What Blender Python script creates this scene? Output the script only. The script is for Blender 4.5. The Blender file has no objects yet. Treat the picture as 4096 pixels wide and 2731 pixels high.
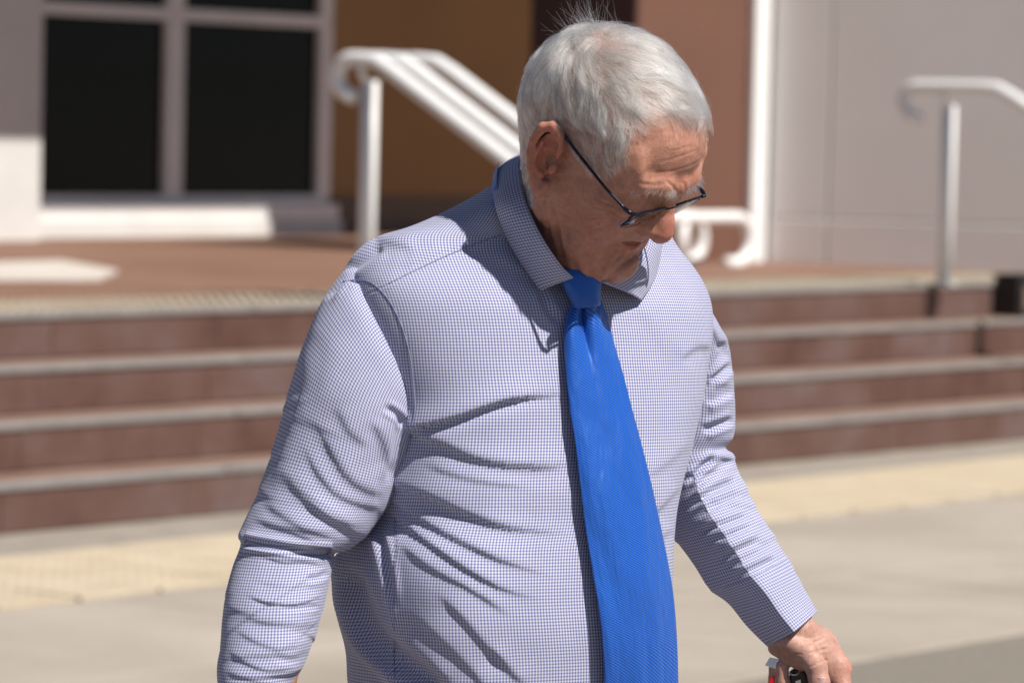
import bpy, bmesh, math, random
import numpy as np
from mathutils import Vector, Matrix
from mathutils.bvhtree import BVHTree
random.seed(7); rng = np.random.default_rng(7)
scene = bpy.context.scene
COL = scene.collection

# ------------------------------------------------------------------ camera
FPX = 3840.0                         # focal length in pixels of the 1024 wide picture (135 mm)
PITCH, ROLL, CAMZ = math.radians(3.18), math.radians(1.305), 1.403
cr, sr, cp, sp = math.cos(ROLL), math.sin(ROLL), math.cos(PITCH), math.sin(PITCH)
CAM = np.array([0.0, 0.0, CAMZ])
RIGHT = np.array([cr, sr*sp, sr*cp]); UP = np.array([-sr, cr*sp, cr*cp]); FWD = np.array([0.0, cp, -sp])
DREF = 3.84                          # distance of the man
cam_data = bpy.data.cameras.new('camera'); cam = bpy.data.objects.new('camera', cam_data); COL.objects.link(cam)
cam_data.sensor_width = 36.0; cam_data.lens = 135.0; cam_data.clip_end = 500.0; cam_data.clip_start = 0.05
M = Matrix.Identity(4)
for i in range(3):
    M[i][0], M[i][1], M[i][2], M[i][3] = RIGHT[i], UP[i], -FWD[i], CAM[i]
cam.matrix_world = M
cam_data.dof.use_dof = True; cam_data.dof.focus_distance = 3.80; cam_data.dof.aperture_fstop = 8.0
scene.camera = cam
# ------------------------------------------------------------------ sky, sun, exposure
SUN = 0.485*RIGHT+0.765*UP-0.425*FWD; SUN /= np.linalg.norm(SUN)
world = bpy.data.worlds.new('World'); scene.world = world; world.use_nodes = True
wn = world.node_tree; bg = wn.nodes['Background']
sky = wn.nodes.new('ShaderNodeTexSky'); sky.sky_type = 'NISHITA'; sky.sun_disc = False
sky.sun_elevation = math.asin(SUN[2]); sky.sun_rotation = math.atan2(SUN[0], SUN[1]); sky.air_density = 0.7; sky.dust_density = 0.15; sky.ozone_density = 1.5
wn.links.new(sky.outputs[0], bg.inputs[0]); bg.inputs[1].default_value = 0.05
sun_data = bpy.data.lights.new('sun', 'SUN'); sun_data.energy = 5.0; sun_data.angle = math.radians(0.53); sun_data.color = (1.0, 0.955, 0.89)
sun = bpy.data.objects.new('sun', sun_data); COL.objects.link(sun)
sun.rotation_euler = Vector(SUN).to_track_quat('Z', 'Y').to_euler(); sun.location = Vector(SUN)*30
vs = scene.view_settings; vs.view_transform = 'Standard'; vs.look = 'None'; vs.exposure = 0.30; vs.gamma = 1.0; vs.use_curve_mapping = False
scene.render.engine = 'CYCLES'; scene.cycles.use_denoising = True
scene.cycles.max_bounces = 10; scene.cycles.transparent_max_bounces = 16
scene.cycles.sample_clamp_indirect = 6.0

# ------------------------------------------------------------------ helpers
def at(x, y, d):                     # pixel (1024 scale) at depth d -> point
    return CAM + RIGHT*((x-512)/FPX*d) + UP*((341-y)/FPX*d) + FWD*d
def ray(x, y):
    v = RIGHT*((x-512)/FPX) + UP*((341-y)/FPX) + FWD
    return v
def on_z(x, y, z):
    v = ray(x, y); return CAM + v*((z-CAMZ)/v[2])
def P(x, y, w=0.0):                  # point near the man: pixel, metres towards the camera
    return at(x, y, DREF-w)
def to_px(v):                        # (n,3) points -> pixels and depth
    q = np.asarray(v)-CAM; d = q@FWD
    return 512+FPX*(q@RIGHT)/d, 341-FPX*(q@UP)/d, d

def mesh_obj(name, verts, faces, mat=None, parent=None, smooth=True, uvs=None, link=True):
    me = bpy.data.meshes.new(name)
    verts = np.asarray(verts, dtype=np.float64)
    if isinstance(faces, np.ndarray):
        nf, k = faces.shape
        me.vertices.add(len(verts)); me.vertices.foreach_set('co', verts.astype(np.float32).ravel())
        me.loops.add(nf*k); me.loops.foreach_set('vertex_index', faces.astype(np.int32).ravel())
        me.polygons.add(nf); me.polygons.foreach_set('loop_start', np.arange(0, nf*k, k, dtype=np.int32))
        me.update(calc_edges=True)
    else:
        me.from_pydata([tuple(v) for v in verts], [], faces); me.update()
    if uvs is not None:
        uv = me.uv_layers.new(name='uv')
        li = np.empty(len(me.loops), dtype=np.int32); me.loops.foreach_get('vertex_index', li)
        uv.data.foreach_set('uv', np.asarray(uvs, dtype=np.float32)[li].ravel())
    if smooth:
        me.polygons.foreach_set('use_smooth', np.ones(len(me.polygons), dtype=bool))
    if mat: me.materials.append(mat)
    ob = bpy.data.objects.new(name, me)
    if link: COL.objects.link(ob)
    if parent is not None: ob.parent = parent
    return ob
def dup(o, parent, loc=None, rz=None):
    c = o.copy(); COL.objects.link(c); c.parent = parent
    if loc is not None: c.location = loc
    if rz is not None: c.rotation_euler = (0, 0, rz)
    return c
def empty(name, loc=(0, 0, 0)):
    o = bpy.data.objects.new(name, None); COL.objects.link(o); o.location = loc; o.empty_display_size = 0.1
    return o
def tag(o, label=None, cat=None, group=None, kind=None):
    for k, v in (('label', label), ('category', cat), ('group', group), ('kind', kind)):
        if v: o[k] = v
    return o
def box_geo(x0, x1, y0, y1, z0, z1, bev=0.0):
    bm = bmesh.new(); bmesh.ops.create_cube(bm, size=1.0)
    bmesh.ops.scale(bm, vec=(x1-x0, y1-y0, z1-z0), verts=bm.verts)
    bmesh.ops.translate(bm, vec=((x0+x1)/2, (y0+y1)/2, (z0+z1)/2), verts=bm.verts)
    if bev > 0: bmesh.ops.bevel(bm, geom=list(bm.edges), offset=bev, segments=1, affect='EDGES', profile=0.5)
    return bm
def box(name, x0, x1, y0, y1, z0, z1, mat, parent=None, bev=0.004):
    bm = box_geo(x0, x1, y0, y1, z0, z1, bev)
    me = bpy.data.meshes.new(name); bm.to_mesh(me); bm.free(); me.materials.append(mat)
    ob = bpy.data.objects.new(name, me); COL.objects.link(ob)
    if parent is not None: ob.parent = parent
    return ob
def catmull(pts, n):                 # dense smooth curve through points (k, dim)
    pts = np.asarray(pts, float); k = len(pts)
    p = np.vstack([2*pts[0]-pts[1], pts, 2*pts[-1]-pts[-2]])
    t = np.linspace(0, k-1, n); i = np.minimum(t.astype(int), k-2); f = (t-i)[:, None]
    a, b, c, d = p[i], p[i+1], p[i+2], p[i+3]
    return 0.5*((2*b)+(-a+c)*f+(2*a-5*b+4*c-d)*f*f+(-a+3*b-3*c+d)*f**3)
def tube(path, rad, seg=12, cap=True):
    path = np.asarray(path, float); n = len(path); rad = np.broadcast_to(np.asarray(rad, float), (n,))
    tg = np.gradient(path, axis=0); tg /= np.linalg.norm(tg, axis=1)[:, None]+1e-12
    ref = np.array([0.13, 0.21, 0.97]); u = np.cross(tg[0], ref); u /= np.linalg.norm(u)
    vs_ = []
    for i in range(n):
        u = u-tg[i]*(u@tg[i]); u /= np.linalg.norm(u); v = np.cross(tg[i], u)
        a = np.linspace(0, 2*np.pi, seg, endpoint=False)
        vs_.append(path[i]+rad[i]*(np.cos(a)[:, None]*u+np.sin(a)[:, None]*v))
    V = np.vstack(vs_); F = []
    for i in range(n-1):
        for j in range(seg):
            F.append((i*seg+j, i*seg+(j+1) % seg, (i+1)*seg+(j+1) % seg, (i+1)*seg+j))
    if cap:
        F.append(tuple(range(seg-1, -1, -1))); F.append(tuple((n-1)*seg+j for j in range(seg)))
    return V, F
def join_geo(parts):
    V, F, o = [], [], 0
    for v, f in parts:
        V.append(np.asarray(v)); F += [tuple(int(i)+o for i in q) for q in f]; o += len(v)
    return np.vstack(V), F

# ------------------------------------------------------------------ materials
class NT:
    def __init__(s, name):
        s.m = bpy.data.materials.new(name); s.m.use_nodes = True; s.t = s.m.node_tree; s.b = s.t.nodes['Principled BSDF']
    def n(s, typ, **kw):
        nd = s.t.nodes.new(typ)
        for k, v in kw.items():
            if k.startswith('i_'):
                key = k[2:]; key = int(key) if key.isdigit() else key
                nd.inputs[key].default_value = v
            else: setattr(nd, k, v)
        return nd
    def l(s, a, b): s.t.links.new(a, b)
    def set(s, **kw):
        for k, v in kw.items(): s.b.inputs[k.replace('_', ' ')].default_value = v
    def coord(s, kind='Object'):
        return s.n('ShaderNodeTexCoord').outputs[kind]
    def noise(s, scale, detail=4, rough=0.55, vec=None, dist=0.0):
        nd = s.n('ShaderNodeTexNoise'); nd.inputs['Scale'].default_value = scale; nd.inputs['Detail'].default_value = detail
        nd.inputs['Roughness'].default_value = rough; nd.inputs['Distortion'].default_value = dist
        if vec is not None: s.l(vec, nd.inputs['Vector'])
        return nd
    def ramp(s, fac, stops):
        r = s.n('ShaderNodeValToRGB'); e = r.color_ramp.elements
        while len(e) < len(stops): e.new(0.5)
        for i, (p, c) in enumerate(stops): e[i].position = p; e[i].color = tuple(c)+(1,)
        s.l(fac, r.inputs[0]); return r.outputs[0]
    def mix(s, fac, a, b, mode='MIX'):
        m = s.n('ShaderNodeMix', data_type='RGBA', blend_type=mode)
        for v, i in ((fac, 0), (a, 6), (b, 7)):
            if isinstance(v, (int, float)): m.inputs[i].default_value = v
            elif isinstance(v, tuple): m.inputs[i].default_value = v+(1,) if len(v) == 3 else v
            else: s.l(v, m.inputs[i])
        return m.outputs[2]
    def math(s, op, a, b=None, c=None):
        m = s.n('ShaderNodeMath', operation=op)
        for i, v in enumerate((a, b, c)):
            if v is None: continue
            if isinstance(v, (int, float)): m.inputs[i].default_value = v
            else: s.l(v, m.inputs[i])
        return m.outputs[0]
    def bump(s, h, strength=0.3, dist=0.002, nrm=None):
        b = s.n('ShaderNodeBump'); b.inputs['Strength'].default_value = strength; b.inputs['Distance'].default_value = dist
        s.l(h, b.inputs['Height'])
        if nrm is not None: s.l(nrm, b.inputs['Normal'])
        return b.outputs[0]
def surf(name, c1, c2, scale=3.0, rough=0.7, bump=0.2, bscale=60, c3=None, spec=0.4, wear=None):
    m = NT(name); co = m.n('ShaderNodeNewGeometry').outputs['Position']
    n1 = m.noise(scale, 6, 0.6, co)
    c1, c2, c3 = [None if c is None else tuple(v*0.82 for v in c) for c in (c1, c2, c3)]
    stops = [(0.3, c1), (0.7, c2)] if c3 is None else [(0.28, c1), (0.5, c2), (0.72, c3)]
    col = m.ramp(n1.outputs[0], stops)
    n2 = m.noise(bscale, 3, 0.6, co)
    col = m.mix(0.25, col, m.ramp(n2.outputs[0], [(0.3, (0.25,)*3), (0.7, (0.75,)*3)]), 'OVERLAY')
    m.l(col, m.b.inputs['Base Color']); m.set(Roughness=rough); m.b.inputs['Specular IOR Level'].default_value = spec
    if bump: m.l(m.bump(n2.outputs[0], bump, 0.003), m.b.inputs['Normal'])
    return m.m
M_concrete = surf('concrete', (0.385, 0.33, 0.272), (0.545, 0.478, 0.40), 0.9, 0.85, 0.25, 90)
M_asphalt = surf('asphalt', (0.17, 0.15, 0.125), (0.34, 0.30, 0.25), 140, 0.9, 0.6, 160)
M_riser = surf('red_granite', (0.098, 0.044, 0.034), (0.15, 0.08, 0.064), 2.2, 0.6, 0.1, 60, (0.185, 0.13, 0.125))
M_tread = surf('brown_tread', (0.24, 0.14, 0.10), (0.33, 0.21, 0.16), 3.0, 0.7, 0.1, 60)
M_nosing = surf('grey_nosing', (0.23, 0.21, 0.20), (0.31, 0.285, 0.265), 6, 0.6, 0.1, 120)
M_landing = surf('brown_paving', (0.22, 0.118, 0.076), (0.315, 0.182, 0.128), 0.9, 0.75, 0.1, 70)
M_edge = surf('grey_edge', (0.30, 0.26, 0.22), (0.42, 0.37, 0.31), 5, 0.85, 0.2, 100)
M_tact = surf('yellow_tile', (0.56, 0.455, 0.32), (0.66, 0.555, 0.41), 4, 0.8, 0.15, 120)
M_stud = surf('stud_metal', (0.42, 0.36, 0.26), (0.50, 0.44, 0.34), 9, 0.6, 0.0, 50)
M_whitepaint = surf('white_paint', (0.96, 0.955, 0.94), (1.0, 0.995, 0.98), 5, 0.35, 0.03, 40, spec=0.5)
M_wallwhite = surf('white_render', (0.74, 0.72, 0.69), (0.82, 0.80, 0.77), 3, 0.8, 0.08, 90)
M_wallgrey = surf('grey_panel', (0.92, 0.885, 0.85), (0.98, 0.95, 0.915), 1.2, 0.6, 0.05, 60)
M_ochre = surf('ochre_wall', (0.36, 0.20, 0.082), (0.43, 0.245, 0.105), 0.8, 0.8, 0.08, 70)
M_redwall = surf('red_brown_wall', (0.165, 0.077, 0.052), (0.205, 0.098, 0.066), 0.9, 0.7, 0.08, 70)
M_maroon = surf('dark_maroon', (0.035, 0.014, 0.014), (0.055, 0.022, 0.02), 1.5, 0.5, 0.05, 60)
M_skirt = surf('skirting', (0.16, 0.11, 0.08), (0.22, 0.16, 0.12), 3, 0.7, 0.05, 70)
M_frame = surf('window_frame', (0.92, 0.89, 0.86), (1.0, 0.97, 0.94), 3, 0.5, 0.03, 60)
M_pane = surf('dark_glass', (0.004, 0.004, 0.004), (0.008, 0.008, 0.008), 1, 0.12, 0.0, 10, spec=0.12)
M_black = surf('black_metal', (0.012, 0.01, 0.01), (0.03, 0.025, 0.022), 3, 0.5, 0.05, 60)
M_cream = surf('cream_light_patch', (0.66, 0.60, 0.53), (0.74, 0.68, 0.62), 2, 0.8, 0.1, 80)  # pale colour for the painted patch of light on the landing

# ------------------------------------------------------------------ steps, landing, pavement (local frame: x along the steps, y away from the camera)
TH = 0.8942; O2 = np.array([-0.468, 14.434]); RISE, GO = 0.17, 0.30
TX = np.array([math.cos(TH), math.sin(TH)]); NY = np.array([-math.sin(TH), math.cos(TH)])
def loc(p):                          # world -> local xy in the steps' frame
    q = np.asarray(p)[:2]-O2; return np.array([q@TX, q@NY])
def sframe(o): o.location = (O2[0], O2[1], 0.0); o.rotation_euler = (0, 0, TH); return o
X0, X1 = -8.8, 7.2
LZ = 4*RISE
stairs = sframe(empty('stairs')); tag(stairs, 'four brown granite steps with pale grey nosings leading to the landing', 'steps', kind='structure')
TL = 0.9
riser = box('riser_tile', 0, TL-0.003, -0.02, 0.0, 0.0, RISE-0.030, M_riser, stairs, 0.002)
nose = box('nosing_strip', 0, 3*TL-0.004, -0.03, 0.05, -0.028, 0.0, M_nosing, stairs, 0.006)
tread = box('tread_tile', 0, TL-0.006, 0.052, GO-0.002, -0.03, -0.004, M_tread, stairs, 0.002)
nt = int((X1-X0)/TL)
first = True
for k in range(4):
    core = box('step_core', X0, X1, k*GO+0.002, k*GO+GO+0.4, k*RISE, (k+1)*RISE-0.034, M_riser, stairs, 0.0)
    for i in range(nt):
        jit = 0.37*k
        x = X0+i*TL+jit-0.4
        r = riser if (k == 0 and i == 0) else dup(riser, stairs)
        r.location = (x, k*GO+random.uniform(-0.0015, 0.0015), k*RISE+0.001)
        if k < 3:
            t_ = tread if (k == 0 and i == 0) else dup(tread, stairs)
            t_.location = (x, k*GO, (k+1)*RISE)
        if i % 3 == 0:
            n_ = nose if (k == 0 and i == 0) else dup(nose, stairs)
            n_.location = (x+0.2, k*GO, (k+1)*RISE)
landing = sframe(box('landing', X0, X1+6, 3*GO+0.062, 16, LZ-0.2, LZ-0.004, M_landing, None, 0.0)); tag(landing, kind='structure')
patch_xy = [loc(on_z(x, y, LZ)) for x, y in ((-25, 264.5), (62, 262), (118, 272), (100, 280), (-25, 280))]  # bright patch of light on the landing, put in as a thin cream sheet
V = np.array([(p[0], p[1], z) for z in (LZ-0.003, LZ+0.012) for p in patch_xy]); n5 = 5
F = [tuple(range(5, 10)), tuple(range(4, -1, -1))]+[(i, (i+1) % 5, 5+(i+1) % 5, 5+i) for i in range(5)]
patch_ = sframe(mesh_obj('light_patch', V, F, M_cream, None, False)); tag(patch_, 'thin cream sheet painted as a bright patch of light on the brown landing', 'mat')
def studs(name, parent, x0, x1, y0, y1, z, pitch, r, h, mat):
    xs = np.arange(x0, x1, pitch); ys = np.arange(y0, y1, pitch); gx, gy = np.meshgrid(xs, ys); c = np.stack([gx.ravel(), gy.ravel()], 1)
    a = np.linspace(0, 2*np.pi, 7)[:-1]; n = len(c)
    ring = lambda rr, zz: np.concatenate([c[:, None, :]+rr*np.stack([np.cos(a), np.sin(a)], 1)[None], np.full((n, 6, 1), zz)], 2)
    V = np.concatenate([ring(r, z-0.002), ring(r*0.6, z+h)], 1).reshape(-1, 3); F = []
    for i in range(n):
        b = i*12; F += [(b+j, b+(j+1) % 6, b+6+(j+1) % 6, b+6+j) for j in range(6)]; F.append(tuple(b+6+j for j in range(6)))
    o = mesh_obj(name, V, F, mat, parent, False); o['kind'] = 'stuff'; return o
studs('tactile_studs', landing, X0, X1, 3*GO+0.10, 3*GO+0.70, LZ-0.004, 0.06, 0.02, 0.012, M_stud)
# pavement in front of the steps
def lx_at(px_x, py, ly):             # local x where the pixel's ray meets the vertical plane y = ly
    v = ray(px_x, py); c = loc(CAM); d = np.array([v[:2]@TX, v[:2]@NY]); t = (ly-c[1])/d[1]; return c[0]+d[0]*t
def ly_at(px_x, py, lx):
    v = ray(px_x, py); c = loc(CAM); d = np.array([v[:2]@TX, v[:2]@NY]); t = (lx-c[0])/d[0]; return c[1]+d[1]*t
pave = sframe(box('pavement', -9, 14, -3.73, 0.0, -0.3, -0.03, M_edge, None, 0.0)); tag(pave, kind='structure')
box('edging', -9, 14, -0.475, 0.001, -0.03, -0.003, M_edge, pave, 0.0)
TW = 0.31
tile = box('tactile_tile', 0.008, 0.330, 0.006, TW-0.006, -0.03, 0.0, M_tact, pave, 0.003)
k = 0
for i in range(44):
    for j in range(3):
        t_ = tile if k == 0 else dup(tile, pave); k += 1
        t_.location = (-6.4+i*0.34, -1.41+j*TW, random.uniform(-0.002, 0.001))
studs('tactile_studs', pave, -6.38, 8.5, -1.39, -0.5, 0.0, 0.0515, 0.012, 0.0022, M_tact)
slab = box('concrete_slab', 0.003, 1.497, 0.003, 1.125, -0.03, 0.0, M_concrete, pave, 0.003)
k = 0
for i in range(12):
    for j in range(2):
        t_ = slab if k == 0 else dup(slab, pave); k += 1
        t_.location = (-8.2+i*1.5+(0.75 if j else 0), -3.728+j*1.128, random.uniform(-0.0015, 0.0015))
# road: falls gently from the pavement edge towards the camera
gx = np.linspace(-26, 26, 60); gy = np.concatenate([np.linspace(-3.731, -14, 60), np.linspace(-15, -60, 8)])
V = []; F = []
for j, y in enumerate(gy):
    for i, x in enumerate(gx):
        z = -0.006-0.16*min(1.0, (-3.731-y)/4.0)**1.0
        V.append((x, y+(random.uniform(-0.05, 0.05) if j == 0 else 0), z))
nx = len(gx)
F = np.array([(j*nx+i, (j+1)*nx+i, (j+1)*nx+i+1, j*nx+i+1) for j in range(len(gy)-1) for i in range(nx-1)])
road = sframe(mesh_obj('road', V, F, M_asphalt)); tag(road, kind='structure')
ROADZ = -0.166
g = mesh_obj('ground', [(-150, -150, -0.5), (150, -150, -0.5), (150, 150, -0.5), (-150, 150, -0.5)], [(0, 1, 2, 3)], M_concrete, None, False); tag(g, kind='structure')

# ------------------------------------------------------------------ building
WY = 7.45
bld = sframe(empty('building')); tag(bld, 'building with white column, dark window, ochre wall, red-brown block and grey panels', 'building')
wxl = lx_at(42, 230, WY); wx1 = lx_at(165, 200, WY); wx2 = lx_at(313, 200, WY); wx3 = lx_at(325, 200, WY)
blk_y = 3.25; bx0 = lx_at(633, 240, blk_y); blk_b = ly_at(529, 200, bx0); bx1 = lx_at(752, 240, blk_y); och1 = bx0
zs = lambda px, py, ly: (lambda v, c: CAMZ+v[2]*((ly-c[1])/(v[:2]@NY)))(ray(px, py), loc(CAM))
zsill = zs(170, 194.5, WY); ztr0 = zs(170, 20.5, WY); ztr1 = zs(170, 8, WY)
HT = 4.4; cx1 = lx_at(41, 230, 7.0)
box('plinth', cx1-0.74, wx3, WY-0.16, WY+0.3, LZ-0.05, zsill-0.16, M_wallwhite, bld, 0.005)
box('wall', wx3, lx_at(640, 200, WY), WY-0.02, WY+0.3, LZ-0.05, HT, M_ochre, bld, 0.0)
box('skirting', wx3+0.002, lx_at(640, 200, WY), WY-0.05, WY-0.021, LZ-0.01, LZ+0.24, M_skirt, bld, 0.003)
box('wall', wxl-3.2, wx3, WY+0.02, WY+0.3, ztr1+1.2, HT+0.003, M_wallwhite, bld, 0.0)
win = empty('window'); win.parent = bld
fw = 0.075
box('sill', wxl-1, wx3-0.002, WY-0.13, WY+0.1, zsill-0.158, zsill-0.06, M_frame, win, 0.004)
def bar(x0, x1, z0, z1, y=WY-0.04): return box('window_frame', x0, x1, y, y+0.1, z0, z1, M_frame, win, 0.004)
bar(wxl-1, wx3, zsill-0.058, zsill)
bar(wxl-1, wx3, ztr0, ztr1); 
mx = (lx_at(162, 100, WY), lx_at(179, 100, WY))
bar(mx[0], mx[1], zsill+0.001, ztr0-0.001, WY-0.045); bar(mx[0], mx[1], ztr1+0.001, ztr1+1.2, WY-0.045)
bar(wx2, wx3, zsill+0.001, ztr0-0.001, WY-0.045); bar(wx2, wx3, ztr1+0.001, ztr1+1.2, WY-0.045)
for (a, b) in ((wxl-1, mx[0]-0.001), (mx[1]+0.001, wx2-0.001)):
    for (c, d) in ((zsill+0.001, ztr0-0.001), (ztr1+0.001, ztr1+1.2)):
        box('pane', a, b, WY, WY+0.02, c, d, M_pane, win, 0.0)
cx1 = lx_at(41, 230, 7.0)
box('column', cx1-0.75, cx1, 7.0, 7.28, LZ-0.05, HT+0.002, M_wallwhite, bld, 0.01)
box('wall', cx1-9.0, cx1-0.76, WY-0.12, WY+0.3, LZ-0.05, HT+0.001, M_wallwhite, bld, 0.004)
# red-brown block
GX = lx_at(751, 240, blk_y-0.05)+0.15
box('wall', bx0, GX+0.029, blk_y, blk_b, LZ-0.05, HT+0.004, M_redwall, bld, 0.004)
box('side_wall', bx0-0.02, bx0-0.001, blk_y+0.005, blk_b, LZ-0.05, HT+0.003, M_maroon, bld, 0.002)  # thin slab in a much darker colour than the block's front
# white corner post and grey panelled wall
gxw = bx1+0.02
px0 = lx_at(751, 240, blk_y-0.05)
box('corner_post', px0, px0+0.148, blk_y-0.05, blk_y-0.003, LZ-0.02, HT+0.006, M_whitepaint, bld, 0.006)
gw = empty('grey_wall', (GX, blk_y, 0)); gw.parent = bld; gw.rotation_euler = (0, 0, math.radians(8))
box('wall_core', 0.03, 0.4, -9.5, 0.3, LZ-0.7, HT+0.005, M_wallgrey, gw, 0.0)
ys = [blk_y-0.058]
for px_ in (817, 990, 1170, 1400, 1800): ys.append(blk_y-(blk_y-ly_at(px_, 150, GX))*1.12)
for i in range(len(ys)-1):
    box('wall_panel', 0, 0.028, ys[i+1]+0.006-blk_y, ys[i]-0.006-blk_y, LZ+0.26, HT-0.01-0.001*i, M_wallgrey, gw, 0.004)
    box('skirting_panel', -0.008, 0.027, ys[i+1]+0.006-blk_y, ys[i]-0.006-blk_y, LZ-0.01, LZ+0.245, M_wallgrey, gw, 0.004)
rs = lx_at(268, 215, WY-0.16)  # unseen roof: its edge steps forward from here to shade the plinth's right end
box('porch_roof', wxl-10, rs, WY-2.84, WY+3, HT+0.02, HT+0.3, M_wallwhite, bld, 0.01)
box('porch_roof', rs+0.002, wx3+6, WY-3.12, WY+3, HT+0.02, HT+0.3, M_wallwhite, bld, 0.01)
# black box at the end of the steps
bxm = sframe(empty('metal_box')); tag(bxm, 'black metal box at the far end of the top step', 'box')
dx = lx_at(1006, 300, 0.8)
box('body', dx, dx+0.5, 0.72, 0.875, 3*RISE+0.002, LZ+0.03, M_black, bxm, 0.01)
box('lid', dx-0.01, dx+0.51, 0.715, 0.885, LZ+0.032, LZ+0.045, M_black, bxm, 0.003)
for i in range(4): box('louvre', dx+0.03+i*0.11, dx+0.11+i*0.11, 0.71, 0.719, 3*RISE+0.03, LZ-0.02, M_skirt, bxm, 0.002)

# ------------------------------------------------------------------ handrails
def hook(x, y, z, back, r=0.075):    # path of a rail: curled end, flat run along y, then the slope down the steps
    a = np.linspace(-0.35*np.pi, 0.5*np.pi, 10)[::1]
    pts = [(x, y+back+r*np.cos(t)*1.0, z-r+r*np.sin(t)) for t in a]
    tip = [(x, y+back-0.02, z-2*r-0.01), (x, y+back+0.02, z-2*r+0.003)]
    return tip+pts
def rail(name, label, bx, by, zt, xs, back, group=None, L=1.0):
    r_ = sframe(empty(name)); tag(r_, label, 'handrail', group)
    for q, (ox, ob, oy) in enumerate(xs):
        path = (hook(bx+ox, by, zt, back+ob) if q == 0 else [(bx+ox, by+0.2, zt)])+[(bx+ox, by+0.12+oy, zt), (bx+ox, by+0.03+oy, zt-0.006)]
        path += [(bx+ox, by+oy-0.06, zt-0.05), (bx+ox, by+oy-L, zt-0.05-(L-0.06)*RISE/GO), (bx+ox, by+oy-L-0.08, zt-0.07-(L-0.06)*RISE/GO), (bx+ox, by+oy-L-0.2, zt-0.08-(L-0.06)*RISE/GO)]
        V, F = tube(path, 0.032, 14); mesh_obj('rail', V, F, M_whitepaint, r_)
    for ox, oy in ((xs[0][0]+0.05, 0.10),):
        ph = zt-LZ-0.12; pr_ = 0.036
        V, F = tube([(bx+ox, by+oy, LZ-0.004), (bx+ox, by+oy, LZ+ph*0.5), (bx+ox, by+oy, zt-0.09)], pr_, 14); po = mesh_obj('post', V, F, M_whitepaint, r_)
        V, F = tube([(bx+ox, by+oy, zt-0.10), (bx+ox-0.03, by+oy, zt-0.09), (bx+ox-0.058, by+oy, zt-0.06), (bx+ox-0.06, by+oy, zt-0.02)], 0.014, 10); mesh_obj('bracket', V, F, M_whitepaint, po)
        V, F = tube([(bx+ox, by+oy, LZ-0.003), (bx+ox, by+oy, LZ+0.008)], 0.06, 16); mesh_obj('foot_plate', V, F, M_whitepaint, po)
        V, F = tube([(bx+ox, by+oy-0.85, 0.34), (bx+ox, by+oy-0.85, zt-0.52)], 0.032, 14); mesh_obj('post', V, F, M_whitepaint, r_)
    return r_
pa = loc(on_z(385, 300, LZ)); zA = 1.403+0.27
rail('handrail', 'white double tubular handrail with curled ends behind the man on the steps', pa[0]-0.02, pa[1]-0.02, zA, ((-0.06, 0.16, 0.0), (0.045, 0.05, -0.05), (0.20, 0.05, -0.11)), 0.0)
pb = loc(on_z(951, 284, LZ)); zB = 1.403+0.25
rail('handrail', 'white single handrail standing before the grey panelled wall', pb[0]-0.08, pb[1]-0.08, zB, ((0.0, 0.26, -0.24),), 0.0)
# low hooped rail ends beside the white corner post
hp = sframe(empty('handrail')); tag(hp, 'white low hooped rail ends by the white corner post', 'handrail')
for (hx, hy, ex) in ((702, 3.1, 688), (750, 2.85, 730)):
    lx = lx_at(hx, 240, hy); lz = LZ+0.26
    e = np.array([TX@TX, 0]); 
    a = np.linspace(0.5*np.pi, -0.5*np.pi, 14); r = 0.125
    pth = [(lx-1.6, hy, lz), (lx-0.8, hy, lz), (lx-r, hy, lz)]+[(lx-r+r*np.cos(t), hy, lz-r+r*np.sin(t)) for t in a[1:]]+[(lx-r-0.09, hy, lz-2*r)]
    V, F = tube(pth, 0.036, 14); mesh_obj('rail', V, F, M_whitepaint, hp)
    V, F = tube([(lx-r-0.5, hy, LZ-0.003), (lx-r-0.5, hy, lz)], 0.03, 14); mesh_obj('post', V, F, M_whitepaint, hp)

# ================================================================== the man
K = 1024/2352.0                      # the strokes below are noted on a 2352 pixel wide view of the photograph
person = empty('person', tuple(P(560, 341, -0.02)*np.array([1, 1, 0])+np.array([0, 0, ROADZ])))
tag(person, 'grey-haired man in blue checked shirt and bright blue tie looking down, keys in hand', 'person')
PINV = Matrix.Translation(-Vector(person.location))
def kid(o, par=None):
    """parent keeping the world coordinates in which the mesh was made"""
    par = par or person
    o.parent = par
    o.matrix_parent_inverse = PINV if par is person else Matrix.Identity(4)
    return o
BODYYAW = math.radians(33)
CW = np.cos(BODYYAW); SW = np.sin(BODYYAW)

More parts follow.
